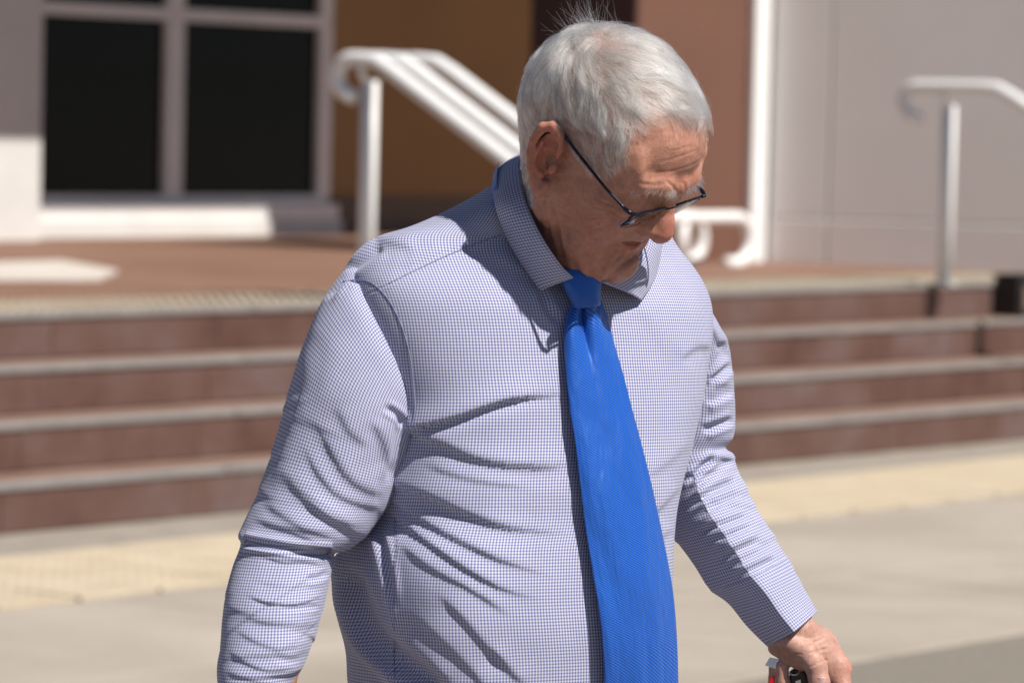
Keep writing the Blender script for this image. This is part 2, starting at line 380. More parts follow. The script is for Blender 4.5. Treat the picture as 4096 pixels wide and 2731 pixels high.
def smooth01(x): x = np.clip(x, 0, 1); return x*x*(3-2*x)
def normals_grid(V, nr, nc, closed=True):
    A = V.reshape(nr, nc, 3)
    du = (np.roll(A, -1, 1)-np.roll(A, 1, 1)) if closed else np.gradient(A, axis=1)
    dv = np.gradient(A, axis=0); N = np.cross(du, dv); N /= np.linalg.norm(N, axis=2)[:, :, None]+1e-12
    return N.reshape(-1, 3)
def strokes_disp(V, N, strokes, facing=True):
    """move vertices along their normals under the strokes (folds, creases); stroke = (points, width px, height mm, kind)"""
    x, y, d = to_px(V); dist = np.zeros(len(V))
    view = CAM-V; view /= np.linalg.norm(view, axis=1)[:, None]
    fm = smooth01(((N*view).sum(1)+0.05)/0.25) if facing is True else ((N*view).sum(1) > facing).astype(float)
    for st in strokes:
        pts, wd, amp, kind = st[:4]; wd = wd*K; q = catmull(np.asarray(pts, float)*K, 40)
        taper0 = st[4] if len(st) > 4 else 0.25; taper1 = st[5] if len(st) > 5 else 0.25
        m = (x > q[:, 0].min()-5*wd) & (x < q[:, 0].max()+5*wd) & (y > q[:, 1].min()-5*wd) & (y < q[:, 1].max()+5*wd) & (fm > 0.01)
        idx = np.nonzero(m)[0]
        if len(idx) == 0: continue
        tg = np.gradient(q, axis=0); tg /= np.linalg.norm(tg, axis=1)[:, None]+1e-9
        for c0 in range(0, len(idx), 20000):
            ii = idx[c0:c0+20000]
            dx = x[ii][:, None]-q[None, :, 0]; dy = y[ii][:, None]-q[None, :, 1]
            dd = dx*dx+dy*dy; b = dd.argmin(1); r = np.arange(len(ii)); near = np.sqrt(dd[r, b])
            sg = -(tg[b, 0]*dy[r, b]-tg[b, 1]*dx[r, b])
            s = np.where(sg >= 0, 1, -1)*near
            t = b/39.0; tp = np.ones(len(t))
            if taper0 > 0: tp *= smooth01(t/taper0)
            if taper1 > 0: tp *= smooth01((1-t)/taper1)
            over = (near > np.abs(sg)+1e-6) & ((b == 0) | (b == 39))
            e = s/wd
            if kind == 'v': f = -np.exp(-e*e)+0.45*np.exp(-((np.abs(e)-1.7)/0.9)**2)
            elif kind == 'c': f = -np.exp(-np.abs(e)*1.6)
            elif kind == 'r': f = np.exp(-e*e)
            elif kind == 'r2': f = -np.exp(-e*e)
            elif kind == 's': f = np.tanh(e*1.6)*np.exp(-(np.abs(e)/2.4)**1.5)
            elif kind == 'o': f = np.where(e > 0, np.exp(-(e/2.2)**2), -np.exp(-(e/1.1)**2)*0.9+0.0)*np.tanh(np.abs(e)*4)
            dist[ii] += amp*1e-3*f*tp*fm[ii]
    return V+N*dist[:, None]
def vnoise(V, scale, seed=0):        # cheap smooth noise
    r = np.random.default_rng(seed); out = np.zeros(len(V))
    for k in range(9):
        a = r.normal(size=3); a /= np.linalg.norm(a); out += np.sin((V@a)*scale*(0.6+0.1*k)+r.uniform(0, 6.28))
    return out/3.0
def grid_faces(nr, nc, closed=True):
    i = np.arange(nr-1)[:, None]; j = np.arange(nc if closed else nc-1)[None, :]; j2 = (j+1) % nc
    return np.stack([i*nc+j+0*j2, (i+1)*nc+j, (i+1)*nc+j2+0*j, i*nc+j2], -1).reshape(-1, 4)

# ------------------------------------------------------------------ cloth materials
def gingham(name, period=0.00315):
    m = NT(name); uv = m.coord('UV'); sep = m.n('ShaderNodeSeparateXYZ'); m.l(uv, sep.inputs[0])
    def stripe(o):
        f = m.math('FRACT', m.math('DIVIDE', o, period)); a = m.math('ABSOLUTE', m.math('SUBTRACT', f, 0.5))
        r = m.n('ShaderNodeMapRange', interpolation_type='SMOOTHSTEP'); m.l(a, r.inputs[0])
        r.inputs[1].default_value = 0.13; r.inputs[2].default_value = 0.34; r.inputs[3].default_value = 1.0; r.inputs[4].default_value = 0.0
        return r.outputs[0]
    su, sv = stripe(sep.outputs[0]), stripe(sep.outputs[1])
    fac = m.math('ADD', m.math('MULTIPLY', su, 0.56), m.math('MULTIPLY', sv, 0.44))
    col = m.ramp(fac, [(0.0, (0.575, 0.57, 0.63)), (0.5, (0.32, 0.325, 0.475)), (1.0, (0.088, 0.094, 0.26))])
    n = m.noise(3000, 2, 0.6, m.coord()); nl = m.noise(25, 3, 0.5, m.coord())
    col = m.mix(0.12, col, m.ramp(nl.outputs[0], [(0.3, (0.35,)*3), (0.7, (0.65,)*3)]), 'OVERLAY')
    m.l(col, m.b.inputs['Base Color']); m.set(Roughness=0.85); m.b.inputs['Specular IOR Level'].default_value = 0.15
    m.b.inputs['Sheen Weight'].default_value = 0.15
    m.l(m.bump(n.outputs[0], 0.15, 0.0004, m.bump(nl.outputs[0], 0.25, 0.004)), m.b.inputs['Normal'])
    return m.m
M_shirt = gingham('blue_gingham')
def tie_mat():
    m = NT('blue_silk'); uv = m.coord('UV'); sep = m.n('ShaderNodeSeparateXYZ'); m.l(uv, sep.inputs[0])
    d = m.math('ADD', m.math('MULTIPLY', sep.outputs[0], 0.50), m.math('MULTIPLY', sep.outputs[1], 0.86))
    f = m.math('FRACT', m.math('DIVIDE', d, 0.00225)); tri = m.math('ABSOLUTE', m.math('SUBTRACT', f, 0.5))
    n = m.noise(900, 2, 0.6, m.coord()); mp = m.n('ShaderNodeMapping'); mp.inputs['Scale'].default_value = (34, 9, 1); mp.inputs['Rotation'].default_value = (0, 0, 0.35); m.l(uv, mp.inputs[0]); nf = m.noise(1.0, 3, 0.5, mp.outputs[0])
    col = m.ramp(tri, [(0.0, (0.003, 0.022, 0.14)), (0.2, (0.009, 0.075, 0.40)), (0.5, (0.021, 0.15, 0.62))])
    m.l(col, m.b.inputs['Base Color']); m.set(Roughness=0.33); m.b.inputs['Specular IOR Level'].default_value = 0.8
    m.b.inputs['Specular Tint'].default_value = (0.55, 0.72, 1.0, 1); m.b.inputs['Sheen Weight'].default_value = 0.25; m.b.inputs['Sheen Tint'].default_value = (0.4, 0.6, 1, 1)
    m.l(m.bump(tri, 0.22, 0.0007, m.bump(n.outputs[0], 0.1, 0.0005, m.bump(nf.outputs[0], 0.6, 0.012))), m.b.inputs['Normal'])
    return m.m
M_tie = tie_mat()

# ------------------------------------------------------------------ shirt body: horizontal sections between two outlines
ROWS = [  # y, left, right, depth/width, push towards the camera
 (172, 508, 628, 0.95, .030), (184, 494, 640, 0.80, .020), (200, 470, 655, 0.62, .008), (215, 441, 664, 0.52, .0), (228, 410, 669, 0.46, -.004), (239, 378, 674, 0.43, -.006),
 (252, 360, 682, 0.44, -.006), (268, 347, 694, 0.46, -.004), (285, 340, 704, 0.49, 0), (305, 338, 711, 0.53, .002), (330, 341, 713, 0.56, .004),
 (360, 347, 710, 0.60, .006), (400, 358, 704, 0.66, .010), (440, 364, 695, 0.72, .014), (480, 360, 685, 0.80, .018), (510, 362, 679, 0.84, .020), (540, 345, 676, 0.87, .022),
 (565, 339, 675, 0.89, .023), (590, 338, 674, 0.90, .024), (620, 341, 675, 0.90, .024), (650, 346, 676, 0.89, .022), (682, 348, 676, 0.87, .020), (720, 356, 674, 0.84, .018), (770, 362, 666, 0.80, .016)]
NR, NC = 440, 620
rows = catmull(ROWS, NR)
th = np.linspace(0, 2*np.pi, NC, endpoint=False)
ct, st_ = np.cos(th), np.sin(th); ex = 2/2.6
su = np.sign(ct)*np.abs(ct)**ex; sv = np.sign(st_)*np.abs(st_)**ex      # u: his left, v: forward
Vt = np.zeros((NR, NC, 3)); UVt = np.zeros((NR, NC, 2)); vlen = 0.0
for i in range(NR):
    y, xl, xr, asp, wc = rows[i]
    X = su*CW+asp*sv*SW; Wd = -su*SW+asp*sv*CW                      # unit section seen by the camera
    a = (xr-xl)/(X.max()-X.min())*1e-3; cx = xl-X.min()*a*1e3
    # match the outline with perspective
    for _ in range(2):
        wq = wc+Wd*a; px_ = 512+(cx-512+X*a*1e3)*DREF/(DREF-wq)
        cx += (xl-px_.min()+xr-px_.max())/2; a *= (xr-xl)/(px_.max()-px_.min())
    Vt[i] = (CAM+RIGHT*((cx-512+X*a*1e3)*1e-3)[:, None]+UP*((341-y)*1e-3)+FWD*(DREF-wc-Wd*a)[:, None])
for i in range(NR):
    seg = np.linalg.norm(np.roll(Vt[i], -1, 0)-Vt[i], axis=1); cum = np.concatenate([[0], np.cumsum(seg)[:-1]])
    UVt[i, :, 0] = cum-cum[NC//4]
    if i: vlen += np.linalg.norm(Vt[i, NC//4+20]-Vt[i-1, NC//4+20])
    UVt[i, :, 1] = -vlen
FOLDS = [
 ([(900, 995), (1000, 972), (1060, 955), (1130, 930), (1200, 914), (1320, 905)], 18.7, 5.25, 'o', .12, .3),
 ([(900, 985), (1010, 1020), (1080, 1050), (1160, 1068), (1250, 1072), (1330, 1066)], 16.5, 4.2, 's', .05, .3),
 ([(960, 1060), (1040, 1090), (1130, 1110), (1230, 1120)], 13.2, 1.54, 's'),
 ([(860, 1100), (980, 1140), (1070, 1180), (1170, 1212), (1330, 1228)], 16.5, 4.55, 's', .1, .35),
 ([(850, 1120), (960, 1190), (1060, 1245), (1160, 1290), (1290, 1330)], 14.3, 3.5, 's', .1, .4),
 ([(855, 1150), (960, 1230), (1060, 1300), (1150, 1350), (1250, 1380)], 13.2, 3.15, 's', .1, .4),
 ([(905, 1240), (980, 1300), (1090, 1360), (1180, 1420)], 13.2, 2.1, 's'),
 ([(1000, 1360), (1060, 1420), (1120, 1490), (1180, 1545)], 14.3, 2.52, 's'),
 ([(1120, 1480), (1160, 1530), (1210, 1580)], 13.2, 2.1, 's'),
 ([(930, 1400), (1010, 1470), (1080, 1540), (1130, 1600)], 15.4, 2.1, 's'),
 ([(862, 1190), (880, 1260), (896, 1330), (903, 1400)], 9, 4.0, 'v'),
 ([(840, 1215), (862, 1300), (890, 1390), (903, 1440)], 11, 2.8, 's'),
 ([(800, 1290), (840, 1350), (880, 1420), (903, 1480)], 13.2, 2.45, 's'),
 ([(915, 1470), (970, 1520), (1030, 1580)], 16.5, 4.2, 's'),
 ([(1125, 585), (1180, 615), (1245, 650)], 15.4, 1.54, 's'),
 ([(1240, 650), (1255, 700), (1290, 750)], 10, 2.2, 'v'),
 ([(880, 620), (960, 600), (1060, 565), (1130, 560)], 22, 1.4, 's'),
 ([(850, 545), (900, 560), (960, 575)], 15.4, 2.1, 's'),
 ([(790, 625), (840, 590), (880, 560)], 12, 4.0, 'v'),
 ([(1460, 700), (1500, 760), (1540, 840)], 22, 1.12, 's'),
 ([(1490, 1190), (1530, 1155), (1570, 1110)], 11, 1.82, 's'),
 ([(1480, 1100), (1540, 1060), (1590, 1010)], 15.4, 1.4, 's'),
 ([(1560, 830), (1600, 800), (1640, 800)], 13.2, 2.1, 's'),
 ([(1475, 1270), (1520, 1235), (1550, 1210)], 11, 1.4, 's'),
 ([(906, 1180), (907, 1300), (906, 1400), (905, 1520), (907, 1600)], 3.5, 1.1, 'v', .02, .02),
 ([(830, 680), (900, 650), (1000, 600), (1110, 555)], 3.0, 0.7, 'v', .02, .02),
]
V1 = Vt.reshape(-1, 3); N1 = normals_grid(V1, NR, NC)
if ((N1*(CAM-V1)).sum(1)[NC//4::NC]).mean() < 0: N1 = -N1; TFLIP = True
else: TFLIP = False
V1 = V1+N1*(vnoise(V1, 22, 3)*0.0016+vnoise(V1, 60, 4)*0.0006)[:, None]
V1 = strokes_disp(V1, N1, FOLDS)
V1 = strokes_disp(V1, N1, [([(772, 1255), (776, 1310), (788, 1390), (825, 1475), (895, 1545), (990, 1610)], 16, 8.0, 'r', .15, .2), ([(800, 1290), (812, 1360), (838, 1430), (885, 1490), (960, 1550), (1040, 1610)], 24, 13.0, 'r2', .15, .2)], -0.35)
Ft = grid_faces(NR, NC)
shirt = kid(mesh_obj('shirt', V1, Ft, M_shirt, None, True, UVt.reshape(-1, 2)))
shirt['label'] = 'blue and white small checked long-sleeved shirt'
tbvh = BVHTree.FromPolygons([tuple(v) for v in V1[::1]], [tuple(f) for f in Ft.tolist()])
def surf_w(x, y, default=0.0, tree=None):
    v = Vector(ray(x, y)); hit = (tree or tbvh).ray_cast(Vector(CAM), v.normalized())
    if hit[0] is None: return default
    return DREF-float((np.array(hit[0])-CAM)@FWD)

def solid(o, t, off=0.0):
    md = o.modifiers.new('thickness', 'SOLIDIFY'); md.thickness = t; md.offset = off; return o
# ------------------------------------------------------------------ sleeves: rings between outline pairs
def sleeve(name, pairs, label, folds, nr, nc, seed, noise=(0.0012, 0.0006), edge=None, name_mat=None):
    R = catmull(pairs, nr); a = np.linspace(0, 2*np.pi, nc, endpoint=False)
    V = np.zeros((nr, nc, 3)); UV = np.zeros((nr, nc, 2)); vl = 0
    for i in range(nr):
        xl, yl, xr, yr, wl, wr, dep = R[i]
        A, B = P(xl, yl, wl), P(xr, yr, wr); c = (A+B)/2; e = (B-A)/2
        f = -FWD-e*((-FWD)@e)/(e@e); f /= np.linalg.norm(f)
        ca, sa = np.cos(a), np.sin(a); ep = 0.92+(0 if edge is None else 0.72*smooth01((i/nr-edge)/0.12)); ca = np.sign(ca)*np.abs(ca)**ep; sa = np.sign(sa)*np.abs(sa)**ep
        V[i] = c-e*ca[:, None]+f*(dep*sa)[:, None]
        seg = np.linalg.norm(np.roll(V[i], -1, 0)-V[i], axis=1)
        if i: vl += np.linalg.norm(V[i, nc//4]-V[i-1, nc//4])
        UV[i, :, 1] = -vl
    # circumferential coordinate: one nominal length so that the checks stay the same size
    for i in range(nr):
        seg = np.linalg.norm(np.roll(V[i], -1, 0)-V[i], axis=1); cum = np.concatenate([[0], np.cumsum(seg)[:-1]]); UV[i, :, 0] = cum-cum[nc//4]
    V = V.reshape(-1, 3); N = normals_grid(V, nr, nc)
    q = (nr//2)*nc+nc//4
    if N[q]@(CAM-V[q]) < 0: N = -N
    V = V+N*(vnoise(V, 30, seed)*noise[0]+vnoise(V, 85, seed+1)*noise[1])[:, None]
    ax_ = UV.reshape(-1, 2); rr = np.random.default_rng(seed+7); cr_ = np.zeros(len(V))
    for k in range(26 if noise[0] > 0.001 else 0):               # small random creases across the sleeve
        v0 = -rr.uniform(0.25*vl, vl); u0 = rr.uniform(-0.09, 0.09); sl = rr.normal()*0.25; wv = rr.uniform(0.0022, 0.005); lu = rr.uniform(0.02, 0.05); d_ = (ax_[:, 1]-v0-sl*(ax_[:, 0]-u0)-rr.normal()*2.0*(ax_[:, 0]-u0)**2)/wv
        cr_ += rr.uniform(0.5, 1.5)*1e-3*np.tanh(d_*1.5)*np.exp(-(np.abs(d_)/2.2)**1.5)*np.exp(-((ax_[:, 0]-u0)/lu)**2)
    V = V+N*cr_[:, None]
    V = strokes_disp(V, N, folds)
    o = mesh_obj(name, V, grid_faces(nr, nc), M_shirt, shirt, True, UV.reshape(-1, 2)); o['label'] = label
    o.matrix_parent_inverse = Matrix.Identity(4)
    return o, V
NEAR = [ # xl, yl, xr, yr, w at left, w at right, half depth
 (362, 264, 424, 392, .07, .085, .050), (343, 273, 421, 415, .074, .104, .060), (325, 300, 417, 431, .075, .112, .064), (306, 345, 412, 442, .08, .118, .065), (293, 390, 407, 456, .085, .120, .065), (280, 433, 401, 474, .09, .118, .064),
 (262, 487, 387, 506, .095, .122, .062), (247, 522, 367, 534, .10, .127, .061), (242.5, 534, 349, 549, .105, .13, .058), (245, 541, 335, 553.5, .11, .132, .053), (243, 549, 332, 556, .112, .134, .050), (236, 566, 331.5, 566, .117, .138, .050),
 (228.5, 594, 326, 594, .13, .15, .050), (224, 620, 320, 619, .14, .155, .049), (221.5, 645, 313, 644, .15, .16, .048), (218.5, 667, 303, 667, .155, .165, .046), (221, 690, 291, 690, .16, .17, .043), (230, 740, 282, 738, .17, .18, .036), (236, 765, 280, 763, .175, .185, .034)]
NF = [
 ([(925, 945), (915, 1000), (905, 1060), (890, 1120)], 12, 4.5, 'v'),
 ([(880, 930), (915, 955), (935, 985)], 8, 3.0, 'v'),
 ([(850, 960), (880, 1020), (895, 1090)], 16.2, 2.55, 's'),
 ([(770, 930), (800, 990), (850, 1030)], 16.2, 1.7, 's'),
 ([(720, 960), (760, 1040), (800, 1100), (850, 1130), (890, 1135)], 18.9, 2.975, 's'),
 ([(690, 1010), (730, 1090), (780, 1140), (850, 1165), (880, 1165)], 16.2, 2.55, 's'),
 ([(640, 1080), (700, 1150), (760, 1190), (850, 1215)], 18.9, 3.06, 's'),
 ([(690, 1140), (760, 1195), (830, 1230)], 12.15, 2.21, 's'),
 ([(600, 1150), (640, 1180), (700, 1215), (800, 1245)], 16.2, 2.21, 's'),
 ([(575, 1190), (650, 1215), (740, 1250)], 12.15, 1.87, 's'),
 ([(700, 800), (690, 900), (650, 1030), (610, 1130)], 24.3, 1.87, 's'),
 ([(760, 760), (740, 850), (720, 950)], 32.4, 1.275, 's'),
 ([(745, 690), (790, 640), (835, 645)], 9, 4.0, 'v'),
 ([(840, 645), (880, 680), (915, 750), (940, 830), (950, 920), (945, 970)], 5, 2.4, 'v', .05, .05),
 ([(560, 1243), (620, 1252), (690, 1264), (765, 1270)], 9, 5.0, 'v', .03, .03),
 ([(590, 1275), (650, 1290), (700, 1290), (757, 1302)], 6.74, 1.18, 's'),
 ([(700, 1330), (730, 1325), (757, 1310)], 7.38, 1.67, 'v'),
 ([(575, 1330), (640, 1345), (700, 1345), (755, 1335)], 8.6, 0.648, 's'),
 ([(560, 1365), (620, 1385), (690, 1385), (745, 1365)], 5.66, 1.59, 's'),
 ([(640, 1400), (700, 1395), (738, 1390)], 5.99, 1.01, 'v'),
 ([(545, 1410), (610, 1430), (680, 1435), (735, 1425)], 10.4, 1.02, 's'),
 ([(530, 1440), (590, 1475), (650, 1490), (725, 1470)], 10.8, 1.2, 's'),
 ([(620, 1505), (670, 1515), (715, 1495)], 8.67, 0.847, 'v'),
 ([(520, 1490), (560, 1520), (620, 1540), (690, 1530)], 9.73, 1.5, 's'),
 ([(510, 1540), (570, 1560), (640, 1575)], 9.13, 1.17, 's'),
]
near_s, Vn = sleeve('sleeve', NEAR, 'sleeve of the lowered arm, creased at the elbow', NF, 420, 300, 11)
FAR = [
 (640, 262, 708, 306, -.12, -.12, .05), (640, 300, 719, 326, -.13, -.13, .06), (650, 335, 727.5, 345, -.15, -.15, .062), (655, 370, 733, 376, -.16, -.16, .06), (655, 405, 735.5, 412, -.165, -.165, .058), (650, 432, 734, 435, -.165, -.165, .056),
 (646, 452, 726, 447, -.165, -.165, .054), (645, 472, 734, 454, -.16, -.16, .052), (651, 497, 738.5, 471, -.15, -.15, .050), (660, 520, 749, 492, -.14, -.14, .049), (677, 541, 761, 514, -.13, -.13, .047), (694, 565, 775, 537, -.125, -.125, .045),
 (711, 589, 786, 557, -.12, -.12, .042), (729, 601, 797, 578, -.115, -.115, .038), (747, 623, 806, 596, -.115, -.115, .035), (768, 643, 815, 612, -.115, -.115, .033)]
FF = [
 ([(1650, 1040), (1610, 1075), (1570, 1110)], 8, 5.0, 'v'),
 ([(1690, 1060), (1640, 1090), (1580, 1140)], 9, 3.0, 's'),
 ([(1695, 1100), (1640, 1125), (1570, 1170)], 8, 3.5, 'v'),
 ([(1710, 1130), (1660, 1160), (1590, 1200)], 9, 2.6, 's'),
 ([(1725, 1180), (1670, 1200), (1590, 1225)], 8, 3.0, 'v'),
 ([(1740, 1200), (1690, 1230), (1620, 1250)], 8, 2.4, 's'),
 ([(1755, 1235), (1700, 1260), (1640, 1290)], 8, 3.0, 'v'),
 ([(1775, 1250), (1730, 1280), (1660, 1310)], 8, 2.4, 's'),
 ([(1785, 1280), (1740, 1300), (1680, 1330)], 7, 2.6, 'v'),
 ([(1690, 830), (1655, 860), (1630, 880)], 9, 4.0, 'v'),
 ([(1690, 900), (1650, 920), (1620, 930)], 9, 3.0, 's'),
 ([(1690, 960), (1650, 975), (1610, 990)], 9, 4.0, 'v'),
 ([(1640, 790), (1665, 790), (1680, 830)], 12, 4.0, 's'),
 ([(1806, 1283), (1775, 1305), (1725, 1345), (1690, 1385)], 3, 1.2, 'v', .02, .02),
]
far_s, Vf = sleeve('sleeve', FAR, 'sleeve of the bent arm with buttoned cuff', FF, 300, 220, 21, (0.0012, 0.0006), 0.42)
CUFF = [(712, 590, 787, 556.5, -.12, -.12, .041), (729.5, 602.5, 797.5, 577, -.116, -.116, .039), (747.5, 624.5, 807, 595, -.115, -.115, .038), (767.5, 645, 816, 611, -.115, -.115, .0375)]
cuff, _ = sleeve('cuff', CUFF, 'buttoned cuff of the bent arm', [], 60, 160, 31, (0.0003, 0.0002), -0.2); solid(cuff, 0.0022)
# ------------------------------------------------------------------ raised seams
nbvh = BVHTree.FromPolygons([tuple(v) for v in Vn], [tuple(f) for f in grid_faces(420, 300).tolist()])
M_seam = surf('seam_thread', (0.20, 0.21, 0.36), (0.30, 0.31, 0.46), 400, 0.9, 0.0, 300)
def seam(pts, rad=0.0005, lift=0.0001):
    c = catmull(np.array(pts, float)*K, 90); path = []
    for x, y in c:
        w_ = max(surf_w(x, y, -1.0), surf_w(x, y, -1.0, nbvh))
        if w_ > -0.9: path.append((x, y, w_))
    a_ = np.array(path); a_[:, 2] = np.convolve(np.pad(a_[:, 2], 4, 'edge'), np.ones(9)/9, 'valid')
    V, F = tube([P(x, y, w_+lift) for x, y, w_ in a_], rad, 6); o = mesh_obj('seam', V, F, M_seam, shirt); o.matrix_parent_inverse = Matrix.Identity(4); return o
seam([(788, 645), (835, 643), (868, 660), (900, 700), (925, 755), (942, 820), (950, 890), (953, 940), (945, 978)], 0.0008)
seam([(893, 650), (960, 617), (1040, 580), (1110, 553), (1150, 540)])
seam([(906, 1190), (907, 1300), (906, 1400), (905, 1500), (907, 1568)])
# ------------------------------------------------------------------ collar
def strip(top, bot, n, m, bulge=0.004, lift=0.0):
    T = catmull([P(*p) for p in top], n); B = catmull([P(*p) for p in bot], n)
    V = np.zeros((m, n, 3)); s = np.linspace(0, 1, m); c = (T.mean(0)+B.mean(0))/2
    for k in range(m):
        q = T*(1-s[k])+B*s[k]; out = q-c; out -= UP*(out@UP)[:, None]; out /= np.linalg.norm(out, axis=1)[:, None]
        V[k] = q+out*(bulge*math.sin(math.pi*s[k]))
    U = np.zeros((m, n, 2)); sl = np.concatenate([[0], np.cumsum(np.linalg.norm(np.diff((T+B)/2, axis=0), axis=1))])
    U[:, :, 0] = sl[None]; U[:, :, 1] = s[:, None]*np.linalg.norm(T-B, axis=1).mean()
    return V.reshape(-1, 3), grid_faces(m, n, False), U.reshape(-1, 2)
sw = lambda x, y, e=0.006, d=0.05: surf_w(x, y, d)+e
CT = [(573, 277, .138), (563, 268, .145), (547, 246, .148), (534, 222, .136), (525, 198, .112), (521, 176, .078), (521.5, 160, .035), (533, 149, -.005), (570, 145, -.03), (610, 158, -.035), (638, 190, -.012), (647, 222, .02), (640, 250, .06), (622, 272, .10), (602, 282, .122)]
CB = [(541, 290, sw(541, 290, .010)), (530, 275, sw(530, 275, .009)), (515, 252, sw(515, 252, .008)), (503, 228, sw(503, 228, .008)), (496, 207, sw(496, 207, .014)), (493.5, 190, .075), (496, 172, .025), (515, 160, -.02), (570, 154, -.055), (624, 171, -.06), (654, 205, -.03), (661, 240, .005), (657, 268, sw(657, 268, .008)), (650, 286, sw(650, 286, .009)), (641, 300, sw(641, 300, .010))]
V, F, U = strip(CT, CB, 160, 16)
collar = solid(mesh_obj('collar', V, F, M_shirt, shirt, True, U), 0.0022); collar['label'] = 'turned-down pointed collar around the tie'
# ------------------------------------------------------------------ necktie
tl = [(573, 307), (567.5, 322), (566, 345), (567, 375), (570, 410), (575, 440), (580, 480), (586, 530), (593, 575), (599, 612), (603, 655), (604, 690), (603, 740), (625, 780)]
tr = [(600, 303), (607, 325), (613, 348), (621, 375), (630, 410), (638, 440), (648, 480), (658.5, 527), (667, 570), (671.5, 600), (674.5, 640), (676, 690), (676, 740), (650, 780)]
def back_tie(): pass
NTR, NTC = 300, 60
L_ = catmull(tl, NTR); R_ = catmull(tr, NTR)
wl = np.array([surf_w(x, y, .10) for x, y in L_]); wr = np.array([surf_w(min(x, 668), y, .02) for x, y in R_])
wm = np.array([surf_w(0.6*a[0]+0.4*b[0], a[1], .08) for a, b in zip(L_, R_)])
sm = lambda v: np.convolve(np.pad(v, 20, 'edge'), np.ones(41)/41, 'valid')
wl, wr, wm = sm(wl), sm(wr), sm(wm)
V = np.zeros((NTR, NTC, 3)); U = np.zeros((NTR, NTC, 2)); s = np.linspace(0, 1, NTC)
for i in range(NTR):
    f = i/NTR
    lift = 0.004+0.007*smooth01((f-0.05)/0.5)
    a_, b_ = wl[i]+lift+0.001*f, max(wr[i], wl[i]-0.055)+lift
    mid = max(wm[i]+lift+0.004, (a_+b_)/2+0.004)
    w = a_*(1-s)**2+2*s*(1-s)*(2*mid-(a_+b_)/2)+b_*s**2
    w += 0.0055*np.exp(-((s-0.55)/0.33)**2)+0.0030*math.exp(-f*3)*np.sin(s*9+1.0)+0.0016*np.sin(s*7+f*2.5)
    dim = np.exp(-(f/0.16)**2)                                   # dimple under the knot
    w += dim*(-0.009*np.exp(-((s-0.33-0.5*f)/0.10)**2)+0.005*np.exp(-((s-0.62-0.3*f)/0.16)**2)+0.005*np.exp(-((s-0.12)/0.12)**2))
    w += 0.0012*np.sin(9*f+4*s)+0.0007*np.sin(21*f-9*s)
    x = L_[i, 0]*(1-s)+R_[i, 0]*s; y = L_[i, 1]*(1-s)+R_[i, 1]*s
    for j in range(NTC): V[i, j] = P(x[j], y[j], w[j])
    U[i, :, 0] = s*np.linalg.norm(V[i, -1]-V[i, 0]); U[i, :, 1] = -L_[i, 1]*1e-3
tie = kid(solid(mesh_obj('necktie', V.reshape(-1, 3), grid_faces(NTR, NTC, False), M_tie, None, True, U.reshape(-1, 2)), 0.003, 1.0)); tie['label'] = 'bright blue ribbed silk necktie'
# knot
kn = [(556, 268, 603, 272), (558, 274, 602.5, 279), (562, 284, 601.5, 288), (567, 294, 601, 297), (571, 301, 601, 302.5), (573.5, 307, 600.5, 304.5), (577, 308.5, 597, 306)]
R = catmull(kn, 60); V = np.zeros((60, 80, 3)); U = np.zeros((60, 80, 2)); a = np.linspace(0, 2*np.pi, 80, endpoint=False)
kw = .122
for i in range(60):
    xl, yl, xr, yr = R[i]; f = i/59
    A, B = P(xl, yl, kw-.004), P(xr, yr, kw-.012); c = (A+B)/2; e = (B-A)/2
    dep = (0.013+0.004*math.sin(math.pi*f))*(1-0.5*max(0, (f-0.9)/0.1))
    ca, sa = np.cos(a), np.sin(a); ca = np.sign(ca)*np.abs(ca)**0.8; sa = np.sign(sa)*np.abs(sa)**0.7
    V[i] = c-e*ca[:, None]+(-FWD)*(dep*sa)[:, None]
    U[i, :, 0] = a/6.28*0.12; U[i, :, 1] = -f*0.045+0.3*U[i, :, 0]
knot = mesh_obj('knot', V.reshape(-1, 3), grid_faces(60, 80), M_tie, tie, True, U.reshape(-1, 2))
nb = [(p[0]+1.0, p[1]+6, p[2]-0.004) for p in CB[4:11]]
bt = [(p[0], p[1]-3, p[2]-0.003) for p in CB[4:7]]
V, F, U = strip([(x+3, y-8, w-.004) for x, y, w in bt], [(x-2.5, y+3, w) for x, y, w in bt], 60, 5, 0.0)
mesh_obj('neck_band', V, F, M_tie, tie, True, U)

